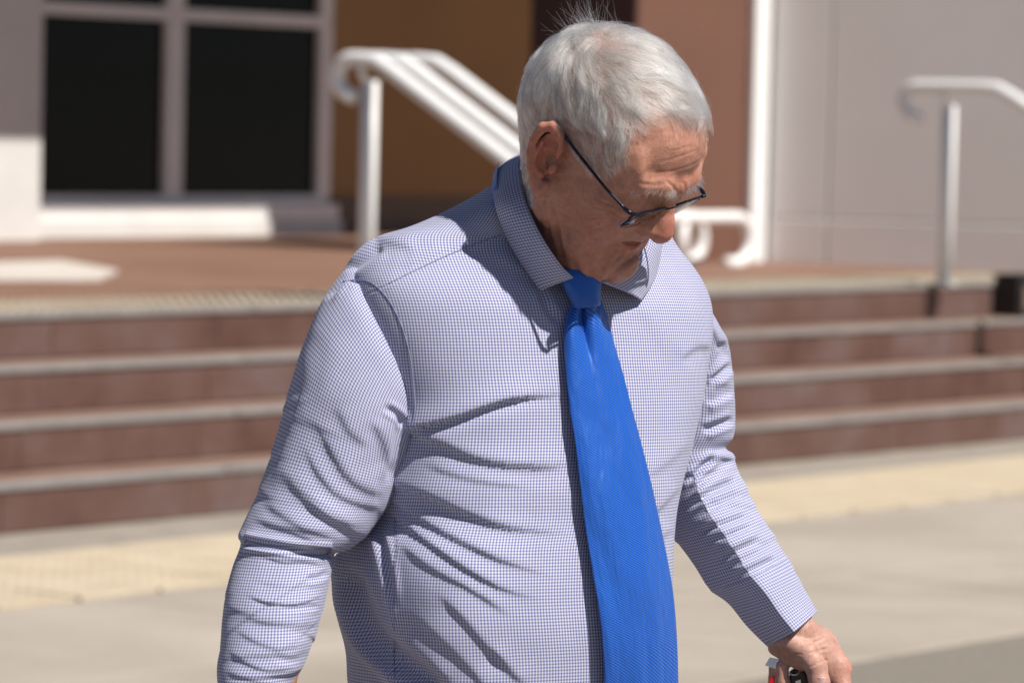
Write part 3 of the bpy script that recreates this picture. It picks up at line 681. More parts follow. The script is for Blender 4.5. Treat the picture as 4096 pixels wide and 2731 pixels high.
# ------------------------------------------------------------------ distance-field sculpting (millimetres)
class Field:
    def __init__(s, lo, hi, h):
        s.lo = np.array(lo, float); s.h = h; s.n = np.ceil((np.array(hi)-s.lo)/h).astype(int)+1
        s.ax = [s.lo[i]+h*np.arange(s.n[i]) for i in range(3)]; s.D = np.full(s.n, 40.0, np.float32)
    def sub(s, lo, hi):
        a = np.clip(np.floor((np.array(lo)-s.lo)/s.h).astype(int), 0, s.n); b = np.clip(np.ceil((np.array(hi)-s.lo)/s.h).astype(int)+1, 0, s.n)
        sl = tuple(slice(int(i), int(j)) for i, j in zip(a, b))
        g = np.meshgrid(*[s.ax[i][sl[i]].astype(np.float32) for i in range(3)], indexing='ij', sparse=True)
        return sl, g
    def _mix(s, sl, d, k, op):
        a = s.D[sl]
        if op == 'add':
            hh = np.maximum(k-np.abs(a-d), 0)/k; s.D[sl] = np.minimum(a, d)-hh*hh*k*0.25
        else:
            d = -d; hh = np.maximum(k-np.abs(a-d), 0)/k; s.D[sl] = np.maximum(a, d)+hh*hh*k*0.25
    def ell(s, c, r, k=8, op='add', rot=None):
        c = np.array(c, float); r = np.array(r, float); mg = (r.max() if rot is not None else r)+(24 if op == 'add' else k+2)
        sl, g = s.sub(c-mg, c+mg)
        if any(q.stop <= q.start for q in sl): return
        p = [g[i]-np.float32(c[i]) for i in range(3)]
        if rot is not None: p = [rot[i][0]*p[0]+rot[i][1]*p[1]+rot[i][2]*p[2] for i in range(3)]
        k0 = np.sqrt((p[0]/r[0])**2+(p[1]/r[1])**2+(p[2]/r[2])**2); k1 = np.sqrt((p[0]/r[0]**2)**2+(p[1]/r[1]**2)**2+(p[2]/r[2]**2)**2)+1e-9
        s._mix(sl, k0*(k0-1)/k1, k, op)
    def cap(s, a, b, ra, rb, k=6, op='add'):
        a = np.array(a, float); b = np.array(b, float); mg = max(ra, rb)+(24 if op == 'add' else k+2)
        sl, g = s.sub(np.minimum(a, b)-mg, np.maximum(a, b)+mg)
        if any(q.stop <= q.start for q in sl): return
        ab = b-a; L2 = ab@ab+1e-9; p = [g[i]-np.float32(a[i]) for i in range(3)]
        t = np.clip((p[0]*ab[0]+p[1]*ab[1]+p[2]*ab[2])/L2, 0, 1)
        d = np.sqrt((p[0]-t*ab[0])**2+(p[1]-t*ab[1])**2+(p[2]-t*ab[2])**2)-(ra+(rb-ra)*t)
        s._mix(sl, d.astype(np.float32), k, op)
    def chain(s, pts, rads, k=5, op='add'):
        for i in range(len(pts)-1): s.cap(pts[i], pts[i+1], rads[i], rads[i+1], k, op)
    def both(s, fn, c, *a, **kw):
        fn(c, *a, **kw); fn((-c[0], c[1], c[2]), *a, **kw)
    def sample(s, p):                # trilinear
        q = (np.asarray(p)-s.lo)/s.h; q = np.clip(q, 0, s.n-1.001); i = q.astype(int); f = q-i; D = s.D; out = 0
        for dx in (0, 1):
            for dy in (0, 1):
                for dz in (0, 1):
                    w = (f[:, 0] if dx else 1-f[:, 0])*(f[:, 1] if dy else 1-f[:, 1])*(f[:, 2] if dz else 1-f[:, 2])
                    out = out+w*D[i[:, 0]+dx, i[:, 1]+dy, i[:, 2]+dz]
        return out
    def grad(s, p, e=1.5):
        g = np.stack([s.sample(p+d)-s.sample(p-d) for d in np.eye(3)*e], 1); return g/(np.linalg.norm(g, axis=1)[:, None]+1e-9)
    def mesh(s):                     # surface nets
        D = s.D; S = D < 0; nx, ny, nz = D.shape
        c = [S[i:nx-1+i, j:ny-1+j, k:nz-1+k] for i in (0, 1) for j in (0, 1) for k in (0, 1)]
        tot = sum(q.astype(np.int8) for q in c); act = (tot > 0) & (tot < 8); ids = np.full(act.shape, -1, np.int64)
        cells = np.argwhere(act); ids[act] = np.arange(len(cells)); acc = np.zeros((len(cells), 3)); cnt = np.zeros(len(cells))
        cor = [(i, j, k) for i in (0, 1) for j in (0, 1) for k in (0, 1)]
        for a in cor:
            for ax in range(3):
                if a[ax]: continue
                b = list(a); b[ax] = 1
                va = D[cells[:, 0]+a[0], cells[:, 1]+a[1], cells[:, 2]+a[2]]; vb = D[cells[:, 0]+b[0], cells[:, 1]+b[1], cells[:, 2]+b[2]]
                m = (va < 0) != (vb < 0); t = va[m]/(va[m]-vb[m]); p = np.tile(np.array(a, float), (m.sum(), 1)); p[:, ax] += t
                acc[m] += p; cnt[m] += 1
        V = s.lo+s.h*(cells+acc/cnt[:, None]); F = []
        for ax in range(3):
            o = [i for i in range(3) if i != ax]; n = [nx, ny, nz]
            sl0 = [slice(1, n[i]-1) for i in range(3)]; sl0[ax] = slice(0, n[ax]-1); sl1 = list(sl0); sl1[ax] = slice(1, n[ax])
            A, B = S[tuple(sl0)], S[tuple(sl1)]; e = np.argwhere(A != B)
            off = np.ones(3, int); off[ax] = 0; e = e+off; inside = S[e[:, 0], e[:, 1], e[:, 2]]
            q = []
            for du, dv in ((0, 0), (1, 0), (1, 1), (0, 1)):
                z = e.copy(); z[:, o[0]] -= du; z[:, o[1]] -= dv; q.append(ids[z[:, 0], z[:, 1], z[:, 2]])
            q = np.stack(q, 1)
            flip = inside if ax != 1 else ~inside
            q[~flip] = q[~flip][:, ::-1]; F.append(q)
        F = np.concatenate(F); F = F[(F >= 0).all(1)]
        return V, F
def vert_normals(V, F):
    n = np.cross(V[F[:, 2]]-V[F[:, 0]], V[F[:, 3]]-V[F[:, 1]]); N = np.zeros_like(V)
    for i in range(4): np.add.at(N, F[:, i], n)
    return N/(np.linalg.norm(N, axis=1)[:, None]+1e-12)
def laplace(V, F, it=1, lam=0.5):
    for _ in range(it):
        A = np.zeros_like(V); c = np.zeros(len(V))
        for i in range(4):
            a, b = F[:, i], F[:, (i+1) % 4]
            np.add.at(A, a, V[b]); np.add.at(c, a, 1); np.add.at(A, b, V[a]); np.add.at(c, b, 1)
        V = V*(1-lam)+lam*A/np.maximum(c, 1)[:, None]
    return V

# ------------------------------------------------------------------ head frame: x his left, y forward, z up, origin between the ear canals
def scr(v): return RIGHT*v[0]+UP*v[1]-FWD*v[2]
hl = np.array([.58, .174, -.796]); hf = np.array([.706, -.611, .355])
hl /= np.linalg.norm(hl); hf -= hl*(hf@hl); hf /= np.linalg.norm(hf); hu = np.cross(hf, hl)
HR = np.stack([scr(hl), scr(hf), scr(hu)]); HS = 0.97e-3; HO = P(595.6, 152.8, .112)
def h2w(p): return HO+(np.asarray(p)@HR)*HS
def w2h(p): return ((np.asarray(p)-HO)@HR.T)/HS

hd = Field((-94, -124, -150), (94, 130, 146), 1.15)
# skull
hd.ell((0, -4, 50), (71, 92, 78), 10)
hd.ell((0, 40, 52), (62, 56, 52), 20)
hd.ell((0, -50, 30), (60, 46, 50), 20)
hd.ell((0, 40, -8), (61, 52, 62), 20)
# neck
nb0 = w2h(P(577, 276, .025)); nb1 = w2h(P(580, 214, .045))
hd.cap((0, -16, -14), nb1, 57, 56, 22); hd.cap(nb1, nb0, 56, 50, 16)
hd.ell((0, 34, -84), (46, 46, 36), 20)
hd.cap(w2h(P(560, 198, .108)), w2h(P(584, 252, .108)), 31, 29, 12)
# jaw, cheeks, chin
for s_ in (-1, 1):
    hd.cap((s_*50, 8, -44), (s_*18, 74, -80), 14, 12, 16)
    hd.ell((s_*46, 60, -8), (18, 26, 15), 14)                      # cheekbone
    hd.ell((s_*39, 57, -34), (22, 26, 26), 14)                     # cheek
    hd.ell((s_*40, 52, -66), (18, 27, 19), 12)                     # jowl
    hd.ell((s_*56, 12, -34), (12, 22, 32), 14)
    hd.ell((s_*56, 52, 42), (10, 30, 24), 14)                      # temple
hd.ell((0, 58, -38), (34, 26, 32), 14)
hd.ell((0, 82, -80), (27, 17, 17), 10)
hd.ell((0, 46, -86), (38, 40, 17), 14)                             # soft under-chin
# brow
for s_ in (-1, 1):
    hd.chain([(s_*8, 92, 31), (s_*26, 90, 33), (s_*44, 78, 30), (s_*54, 64, 20)], [8.5, 9.5, 9, 8], 12)
    hd.ell((s_*31, 96, 11), (18, 14, 11), 8, 'sub')                # socket
    hd.ell((s_*31, 75.5, 10), (16, 14, 12.5), 4)                   # lids over the eye
    hd.cap((s_*16, 85, 0), (s_*46, 74, 1), 3.5, 3, 8)              # pouch
hd.ell((0, 94, 28), (10, 8, 10), 10)
# nose
hd.chain([(0, 88, 22), (0, 94.5, 6), (0, 101, -10), (0, 103.5, -19)], [8, 8.5, 10.5, 13.2], 7)
for s_ in (-1, 1):
    hd.ell((s_*12.5, 93, -21), (8, 12, 9), 5)
    hd.ell((s_*7.5, 97, -32), (3.2, 5.5, 4.5), 3, 'sub')
hd.cap((0, 86, -24), (0, 83, -34), 9, 10, 8)
# mouth
hd.chain([(-24, 70, -42), (-12, 79.5, -38.5), (0, 83, -38), (12, 79.5, -38.5), (24, 70, -42)], [5, 6, 6.5, 6, 5], 5)
hd.chain([(-22, 70, -49), (-10, 79.5, -54), (0, 82.5, -55), (10, 79.5, -54), (22, 70, -49)], [5, 6.5, 7.4, 6.5, 5], 5)
hd.chain([(-24, 74.5, -45.5), (-12, 84, -46), (0, 88.5, -46.8), (12, 84, -46), (24, 74.5, -45.5)], [1.4, 2.8, 3.4, 2.8, 1.4], 2, 'sub')
hd.chain([(-19, 68, -45), (0, 74, -46), (19, 68, -45)], [2, 2.6, 2], 1.5, 'sub'); hd.chain([(-17, 72, -45), (0, 81, -46.2), (17, 72, -45)], [1.8, 2.8, 1.8], 1.5, 'sub')
hd.cap((-16, 72, -66), (16, 72, -66), 9, 9, 10)
# ears
for s_ in (-1, 1):
    E_ = lambda y, z, x: (s_*(68+x*0.70), y*0.80-3.5-0.22*z, z*0.95-1)
    hd.ell(E_(-11, 2, 4), (3.6, 14, 28), 3, rot=np.array([[math.cos(.36), s_*math.sin(.36), 0], [-s_*math.sin(.36), math.cos(.36), 0], [0, 0, 1]]).astype(np.float32))
    hd.chain([E_(4, 6, 4), E_(8, 18, 6), E_(3, 30, 9), E_(-9, 35, 12), E_(-21, 28, 16), E_(-28, 12, 18), E_(-28, -4, 18), E_(-22, -18, 15), E_(-14, -28, 10)], [3, 3.6, 4.6, 5.2, 5.0, 4.4, 3.8, 3.6, 4.2], 2)
    hd.chain([E_(-14, -28, 9), E_(-6, -35, 7), E_(0, -27, 4)], [6.4, 6.4, 5], 4)
    hd.chain([E_(-6, 22, 8), E_(-15, 14, 13), E_(-19, 2, 15), E_(-16, -12, 12), E_(-8, -19, 8)], [2.4, 2.8, 3, 3, 3], 2.5)
    hd.ell(E_(-6, -2, 14), (11, 9, 13), 2.5, 'sub')
    hd.ell(E_(-1, -3, 5), (9, 6, 9), 2, 'sub')
    hd.ell(E_(-4, 18, 13), (6, 8, 8), 2, 'sub')
    hd.chain([E_(-20, 22, 23), E_(-24, 4, 24), E_(-21, -10, 22)], [3.6, 3.6, 3], 1.5, 'sub')
    hd.ell(E_(5, -5, 7), (4.5, 4, 7), 3)
    hd.ell(E_(-33, 4, -2), (6, 8, 26), 6, 'sub')
Vh, Fh = hd.mesh()
Nh = vert_normals(Vh, Fh)
if (Nh*(Vh-np.array([0, 0, 20]))).sum(1).mean() < 0: Fh = Fh[:, ::-1]; Nh = -Nh
Vh = laplace(Vh, Fh, 3, 0.5)
FH0 = Fh; Vw = h2w(Vh); Fh = Fh[:, ::-1].copy(); Nw = vert_normals(Vw, Fh)      # the head frame is left-handed
WRINK = [ # points on the 2352 px view, width, depth mm, kind
 ([(1500, 372), (1540, 366), (1580, 352), (1612, 342)], 3.2, 0.26, 'v'), ([(1495, 396), (1540, 393), (1590, 378), (1615, 362)], 3.2, 0.28, 'v'), ([(1530, 347), (1560, 342), (1600, 330)], 3, 0.2, 'v'),
 ([(1530, 415), (1545, 428), (1552, 442)], 4, 0.8, 'v'), ([(1565, 415), (1572, 425), (1573, 442)], 4, 0.7, 'v'), ([(1460, 420), (1500, 425), (1530, 420)], 5, 0.5, 'v'),
 ([(1412, 470), (1450, 489), (1495, 490)], 3.4, 1.1, 'v'), ([(1398, 480), (1440, 502), (1490, 505)], 3, 0.9, 'v'), ([(1418, 502), (1455, 514), (1490, 514)], 3, 0.7, 'v'),
 ([(1360, 470), (1385, 480), (1410, 485)], 3, 0.5, 'v'), ([(1345, 500), (1380, 500), (1410, 497)], 3, 0.55, 'v'), ([(1355, 530), (1385, 520), (1415, 512)], 3, 0.5, 'v'), ([(1360, 450), (1390, 465), (1420, 475)], 2.8, 0.4, 'v'), ([(1340, 520), (1370, 510), (1400, 505)], 2.6, 0.35, 'v'),
 ([(1492, 560), (1470, 578), (1443, 596), (1412, 622), (1390, 648), (1384, 668)], 8, 2.2, 'v', .1, .3), ([(1436, 556), (1426, 582), (1404, 610), (1396, 632)], 5.5, 1.1, 'v'), ([(1422, 520), (1405, 560), (1372, 600)], 7, 0.8, 'v'),
 ([(1312, 600), (1330, 628), (1352, 648), (1384, 660), (1412, 652)], 7, 2.4, 'v'), ([(1345, 560), (1350, 600), (1368, 636)], 9, 1.0, 'v'),
 ([(1266, 440), (1275, 500), (1285, 560), (1300, 612)], 6, 1.5, 'v'), ([(1254, 440), (1258, 500), (1262, 550)], 4, 0.8, 'v'), ([(1243, 440), (1243, 480), (1244, 520)], 3.5, 0.7, 'v'), ([(1285, 450), (1300, 520), (1303, 580)], 5, 0.9, 'v'),
 ([(1400, 520), (1380, 540), (1355, 545)], 4, 0.5, 'v'),
]
Vw = strokes_disp(Vw, Nw, WRINK)
Vw = Vw+Nw*(vnoise(Vw, 500, 5)*0.00008+vnoise(Vw, 220, 6)*0.00016)[:, None]

def skin_mat(name='skin', c1=(0.40, 0.178, 0.118), c2=(0.54, 0.285, 0.21)):
    m = NT(name); a = m.n('ShaderNodeAttribute', attribute_name='tint'); co = m.coord()
    n1 = m.noise(60, 5, 0.65, co); n2 = m.noise(420, 3, 0.6, co); n3 = m.noise(1500, 2, 0.5, co); n4 = m.noise(190, 4, 0.7, co)
    base = m.ramp(n1.outputs[0], [(0.3, c1), (0.7, c2)])
    ap = m.n('ShaderNodeAttribute', attribute_name='pale'); base = m.mix(m.math('MULTIPLY', ap.outputs['Fac'], 0.8), base, (0.36, 0.25, 0.215))
    base = m.mix(m.math('MULTIPLY', a.outputs['Fac'], 0.8), base, (0.45, 0.135, 0.095))
    base = m.mix(0.6, base, m.ramp(n4.outputs[0], [(0.34, (0.40, 0.36, 0.33)), (0.52, (0.5, 0.5, 0.5)), (0.7, (0.58, 0.56, 0.55))]), 'OVERLAY')
    m.l(base, m.b.inputs['Base Color']); m.set(Roughness=0.46); m.b.inputs['Specular IOR Level'].default_value = 0.38
    m.b.inputs['Subsurface Weight'].default_value = 0.35; m.b.inputs['Subsurface Radius'].default_value = (1.0, 0.35, 0.2); m.b.inputs['Subsurface Scale'].default_value = 0.004
    n5 = m.noise(330, 2, 0.5, co); sp = m.ramp(n5.outputs[0], [(0.63, (0, 0, 0)), (0.70, (1, 1, 1))]); base = m.mix(m.math('MULTIPLY', sp, 0.35), base, (0.24, 0.095, 0.06)); m.l(base, m.b.inputs['Base Color'])
    vor = m.n('ShaderNodeTexVoronoi', feature='DISTANCE_TO_EDGE'); vor.inputs['Scale'].default_value = 520; m.l(co, vor.inputs['Vector'])
    b1 = m.bump(vor.outputs[0], 0.22, 0.0016); b2 = m.bump(n2.outputs[0], 0.32, 0.0013, b1)
    m.l(m.bump(n3.outputs[0], 0.15, 0.0006, b2), m.b.inputs['Normal'])
    return m.m
M_skin = skin_mat()
def tint_attr(o, t, name='tint'):
    at_ = o.data.attributes.new(name, 'FLOAT', 'POINT'); at_.data.foreach_set('value', t.astype(np.float32))
def blob(p, c, r): return np.exp(-(((p-np.array(c))/np.array(r))**2).sum(1))
ax_ = np.abs(Vh[:, 0])[:, None]; Vm = np.concatenate([ax_, Vh[:, 1:]], 1)
tint = 0.9*blob(Vm, (0, 112, -14), (14, 14, 14))+1.0*blob(Vm, (80, -10, 4), (16, 24, 42))+0.55*blob(Vm, (45, 62, -25), (26, 30, 34))+0.35*blob(Vm, (0, 95, 38), (30, 20, 25))+0.3*blob(Vm, (30, 60, -75), (40, 40, 25))+0.9*blob(Vm, (0, 82, -53), (18, 12, 6))

# ------------------------------------------------------------------ hand that holds the keys (his left), sculpted in millimetres; x right, y up, z towards the camera
HW = -0.115; HC = P(800, 640, HW)
AXS = np.stack([RIGHT, UP, -FWD]); hscale = 1e-3
def q2(x, y, z=0): return ((x-800)*(DREF-HW)/DREF, (640-y)*(DREF-HW)/DREF, z)
ha = Field((-60, -95, -60), (75, 62, 62), 1.1)
ha.chain([q2(770, 598, 0), q2(793, 630, 0), q2(806, 648, -2)], [24, 22, 23], 8)          # wrist
ha.ell(q2(819, 655, -10), (23, 30, 17), 10)                                                # back of the hand
ha.ell(q2(828, 672, -14), (22, 26, 15), 10)
ha.chain([q2(788, 640, 14), q2(806, 652, 20), q2(814, 664, 29), q2(817, 679, 33), q2(818, 690, 32)], [13, 12.8, 11.2, 10.6, 9.0], 3)   # thumb
ha.cap(q2(776, 646, 6), q2(800, 660, 12), 9, 9, 8)
ha.cap(q2(816, 648, -2), q2(840, 668, -2), 16, 13, 8)
ha.cap(q2(824, 662, 2), q2(838, 682, 2), 10, 10, 6)
for (k0, k1, k2, k3, r) in (
    (q2(838, 664, 0), q2(843, 690, 8), q2(824, 712, 16), q2(800, 706, 18), 8.8),
    (q2(840, 666, -12), q2(846, 700, -8), q2(822, 720, 2), q2(792, 706, 6), 8.8),
    (q2(843, 668, -30), q2(846, 706, -24), q2(812, 722, -10), q2(782, 694, -2), 8.4),
    (q2(836, 672, -42), q2(836, 706, -38), q2(804, 718, -24), q2(780, 690, -16), 7.6)):
    ha.chain([k0, k1, k2, k3], [r*1.12, r*1.04, r, r*0.82], 3.5)
ha.chain([q2(792, 706, 6), q2(782, 680, 10), q2(781, 664, 12)], [7.2, 7.2, 6.4], 3)       # fingertips closing on the keys
ha.chain([q2(782, 694, -2), q2(775, 678, 4), q2(774, 668, 5)], [7.0, 6.8, 6], 3)

Va, Fa = ha.mesh(); Na = vert_normals(Va, Fa)
if (Na*(Va-Va.mean(0))).sum(1).mean() < 0: Fa = Fa[:, ::-1]
Va = laplace(Va, Fa, 2, 0.5); Vaw = HC+(Va@AXS)*hscale; Naw = vert_normals(Vaw, Fa)
HWR = [([(1843, 1458), (1848, 1438), (1858, 1425)], 3.4, 0.9, 'v'), ([(1850, 1478), (1880, 1470), (1900, 1458)], 3.2, 0.7, 'v'), ([(1852, 1502), (1880, 1492), (1905, 1487)], 3.2, 0.7, 'v'), ([(1852, 1535), (1885, 1518), (1905, 1512)], 3.2, 0.8, 'v'),
 ([(1812, 1503), (1830, 1500), (1848, 1503)], 2.6, 0.35, 'v'), ([(1814, 1511), (1830, 1509), (1848, 1511)], 2.6, 0.3, 'v'), ([(1795, 1415), (1783, 1440), (1788, 1465)], 4, 0.7, 'v'), ([(1806, 1418), (1797, 1442), (1802, 1466)], 3.5, 0.5, 'v'), ([(1816, 1420), (1808, 1446), (1812, 1470)], 3.5, 0.4, 'v')]
Vaw = strokes_disp(Vaw, Naw, HWR)
tinta = 0.35*blob(Va, q2(848, 668, 0), (14, 22, 60))+0.3*blob(Va, q2(820, 690, 28), (12, 20, 20))
Vb_ = Va*np.array([-1, 1, 1]); Vbw = P(262, 812, .19)+(Vb_@AXS)*hscale; Fb_ = Fa[:, ::-1]
# arms under the sleeves and trunk under the shirt belong to the same body
def lump(path, rads, seg=20):
    V, F = tube(path, rads, seg, False); n = len(path)
    F = np.array(F); return V, F
tr_path = [P(566, 250, .01), P(552, 275, .0), P(536, 300, -.01), P(530, 420, .005), P(520, 560, .01), P(515, 700, .0), P(512, 800, .0)]
VT, FT = lump(catmull(tr_path, 24), np.interp(np.linspace(0, 6, 24), range(7), [.035, .06, .085, .11, .135, .13, .12]))
VA1, FA1 = lump(catmull([P(470, 330, .03), P(385, 335, .055), P(340, 440, .085), P(292, 545, .115), P(270, 640, .15), P(258, 740, .17), P(254, 800, .19), P(256, 850, .20)], 30), np.interp(np.linspace(0, 7, 30), range(8), [.05, .036, .044, .036, .034, .026, .03, .018]))
VA2, FA2 = lump(catmull([P(600, 330, -.05), P(664, 338, -.13), P(688, 400, -.165), P(690, 462, -.165), P(735, 530, -.13), P(775, 600, -.115), P(793, 630, -.115)], 26), np.interp(np.linspace(0, 6, 26), range(7), [.045, .03, .03, .028, .022, .019, .018]))
off = 0; VV, FF_, TT = [], [], []
for v, f, t in ((Vw, Fh, tint), (Vaw, Fa, tinta), (Vbw, Fb_, tinta), (VT, FT, None), (VA1, FA1, None), (VA2, FA2, None)):
    VV.append(v); FF_.append(f+off); TT.append(np.zeros(len(v)) if t is None else t); off += len(v)
body = kid(mesh_obj('body', np.vstack(VV), np.vstack(FF_), M_skin, None, True)); tint_attr(body, np.clip(np.concatenate(TT), 0, 1)); pv = np.zeros(off); pv[:len(Vh)] = smooth01((Vh[:, 2]-60-0.35*Vh[:, 1])/25); tint_attr(body, pv, 'pale')
body.data.materials.append(skin_mat('hand_skin', (0.42, 0.225, 0.17), (0.54, 0.325, 0.26)))
mi = np.zeros(len(body.data.polygons), np.int32); n0 = len(Fh); mi[n0:n0+len(Fa)+len(Fb_)] = 1; body.data.polygons.foreach_set('material_index', mi)
# thumb nail
M_nail = surf('nail', (0.66, 0.42, 0.36), (0.72, 0.48, 0.42), 40, 0.3, 0.0, 60)
a = np.linspace(-1, 1, 9); V = []
for t in np.linspace(0, 1, 8):
    for s in a:
        p = np.array(q2(818, 672.5+t*9))*1.0; V.append(HC+((np.array([p[0]+s*5.0*(1-0.12*abs(t-.4)), p[1], 44.2-2.4*s*s-0.5*t*t]))@AXS)*hscale)
kid(solid(mesh_obj('thumb_nail', np.array(V), grid_faces(8, 9, False), M_nail), 0.0008))
# ------------------------------------------------------------------ trousers, belt, shoes (below the picture's edge)
M_trs = surf('navy_wool', (0.010, 0.012, 0.022), (0.018, 0.021, 0.035), 40, 0.85, 0.2, 300); M_leather = surf('black_leather', (0.010, 0.009, 0.008), (0.02, 0.018, 0.016), 30, 0.35, 0.1, 200)
wc_ = V1.reshape(NR, NC, 3)[-1]; wc0 = wc_.mean(0); zA_, zB_ = wc0[2]+0.03, wc0[2]-0.30
ring0 = (wc_-wc0)[::10]*1.015
V = []; nn = len(ring0)
for k, f in enumerate(np.linspace(0, 1, 12)):
    sc = np.array([1+0.03*math.sin(f*3), 1+0.03*math.sin(f*3), 1]); r0 = ring0*sc; V.append(np.concatenate([r0[:, :2]+wc0[:2], np.full((nn, 1), zA_+(zB_-zA_)*f)], 1))
V0 = np.vstack(V); F0 = grid_faces(12, nn)
fwd_b = np.array([SW, -CW, 0]); left_b = np.array([CW, SW, 0]); parts = [(V0, F0.tolist())]
feet = []
for s_, stp in ((-1, -0.10), (1, 0.16)):
    hip = np.array([wc0[0], wc0[1], zB_+0.10])+left_b*s_*0.085; ft = np.array([wc0[0], wc0[1], ROADZ+0.03])+left_b*s_*0.10+fwd_b*stp; kn_ = (hip+ft)/2+fwd_b*0.05
    v, f = tube(catmull([hip, (hip+kn_)/2, kn_, (kn_+ft)/2, ft], 26), np.interp(np.linspace(0, 1, 26), [0, .25, .5, .75, 1], [.105, .098, .078, .068, .062]), 28); parts.append((v, f)); feet.append(ft)
V, F = join_geo(parts); trousers = kid(mesh_obj('trousers', V, F, M_trs)); trousers['label'] = 'dark navy trousers'
V = np.vstack([np.concatenate([(ring0[:, :2]*1.03)+wc0[:2], np.full((nn, 1), zA_-0.012+dz)], 1) for dz in (0, 0.035)]); kid(solid(mesh_obj('belt', V, grid_faces(2, nn), M_leather), 0.004))
for ft in feet:
    sec = [(-0.085, .030, .052), (-0.06, .038, .056), (0.0, .038, .055), (0.06, .046, .036), (0.12, .048, .028), (0.165, .040, .022), (0.19, .016, .014)]
    S_ = catmull(sec, 24); a = np.linspace(0, 2*np.pi, 24, endpoint=False); V = []
    for d_, wd, hh in S_:
        for t in a: V.append(np.array([ft[0], ft[1], ROADZ])+fwd_b*d_+left_b*(wd*math.cos(t))+np.array([0, 0, max(0.0, hh+hh*math.sin(t))*1.0]))
    F = grid_faces(24, 24).tolist()+[list(range(23, -1, -1)), list(range(23*24, 24*24))]; kid(mesh_obj('shoe', np.array(V), F, M_leather))
# ------------------------------------------------------------------ keys
def glossy(name, c, rough, metal=0.0):
    return surf(name, tuple(v*0.85 for v in c), c, 30, rough, 0.02, 200) if metal == 0 else metalm(name, c, rough)
def metalm(name, c, rough):
    m = NT(name); n = m.noise(300, 3, 0.6, m.coord()); m.l(m.ramp(n.outputs[0], [(0.3, tuple(v*0.8 for v in c)), (0.7, c)]), m.b.inputs['Base Color'])
    m.set(Roughness=rough, Metallic=1.0); return m.m
M_steel = metalm('steel', (0.62, 0.62, 0.66), 0.28); M_fob = glossy('black_plastic', (0.015, 0.014, 0.014), 0.25); M_red = glossy('red_plastic', (0.55, 0.01, 0.012), 0.35)
keys = empty('key_bunch', tuple(P(795, 672, HW+.02))); tag(keys, 'bunch of keys with black fob and red tag held in his hand', 'keys')
KINV = Matrix.Translation(-Vector(keys.location))
def kk(o): o.parent = keys; o.matrix_parent_inverse = KINV; return o
def slabpoly(name, pts, w, t, mat, bev=0.0012):
    bm = bmesh.new(); vs_ = [bm.verts.new(P(x, y, w_)) for x, y, w_ in pts]; f = bm.faces.new(vs_)
    r = bmesh.ops.extrude_face_region(bm, geom=[f]); bmesh.ops.translate(bm, vec=Vector(FWD*t), verts=[e for e in r['geom'] if isinstance(e, bmesh.types.BMVert)])
    bmesh.ops.recalc_face_normals(bm, faces=bm.faces); bmesh.ops.bevel(bm, geom=list(bm.edges), offset=bev, segments=2, affect='EDGES', profile=0.5)
    me = bpy.data.meshes.new(name); bm.to_mesh(me); bm.free(); me.materials.append(mat); o = bpy.data.objects.new(name, me); COL.objects.link(o); return kk(o)
hw = HW
slabpoly('key', [(765, 664.5, hw+.012), (770, 656.5, hw+.012), (790, 661, hw+.014), (786, 672, hw+.014)], hw, 0.002, M_steel, 0.0004)
slabpoly('tag', [(767, 684, hw+.012), (771, 675, hw+.012), (780, 674, hw+.012), (782, 690, hw+.012), (774, 696, hw+.012)], hw, 0.004, M_red)
slabpoly('fob', [(790, 670, hw+.014), (802, 666, hw+.016), (810, 676, hw+.014), (810, 716, hw+.012), (796, 720, hw+.012), (789, 700, hw+.012)], hw, 0.013, M_fob, 0.003)
slabpoly('fob_button', [(795, 680, hw+.0162), (801, 678, hw+.0165), (802, 686, hw+.0155), (796, 688, hw+.0155)], hw, 0.002, M_steel, 0.0006)
an = np.linspace(0, 2*np.pi, 24); V, F = tube([P(794+6*math.cos(t), 669+5*math.sin(t), hw+.014+.003*math.sin(t)) for t in an], 0.0009, 8, False); kk(mesh_obj('key_ring', V, F, M_steel))

# ------------------------------------------------------------------ eyeglasses (head frame)
M_gl = NT('navy_metal'); M_gl.b.inputs['Base Color'].default_value = (0.006, 0.009, 0.026, 1); M_gl.set(Roughness=0.25, Metallic=0.4); M_gl = M_gl.m
def lens_mat():
    m = NT('lens'); t = m.t; out = t.nodes['Material Output']; tr = m.n('ShaderNodeBsdfTransparent'); tr.inputs[0].default_value = (0.98, 0.985, 0.99, 1)
    gl = m.n('ShaderNodeBsdfGlossy'); gl.inputs['Roughness'].default_value = 0.02; gl.inputs[0].default_value = (1, 1, 1, 1)
    fr = m.n('ShaderNodeFresnel'); fr.inputs[0].default_value = 1.28; mx = m.n('ShaderNodeMixShader')
    m.l(fr.outputs[0], mx.inputs[0]); m.l(tr.outputs[0], mx.inputs[1]); m.l(gl.outputs[0], mx.inputs[2]); m.l(mx.outputs[0], out.inputs[0]); return m.m
M_lens = lens_mat()
GY, GZ = 100.5, 8.5
glasses = empty('eyeglasses', tuple(h2w((0, GY, GZ)))); tag(glasses, 'thin dark navy half-rim eyeglasses worn low on the nose', 'glasses')
GINV = Matrix.Translation(-Vector(glasses.location))
def gk(o, par=None):
    o.parent = par or glasses
    if par is None: o.matrix_parent_inverse = GINV
    return o
TAU = math.radians(24); dn = np.array([0, -math.sin(TAU), -math.cos(TAU)])
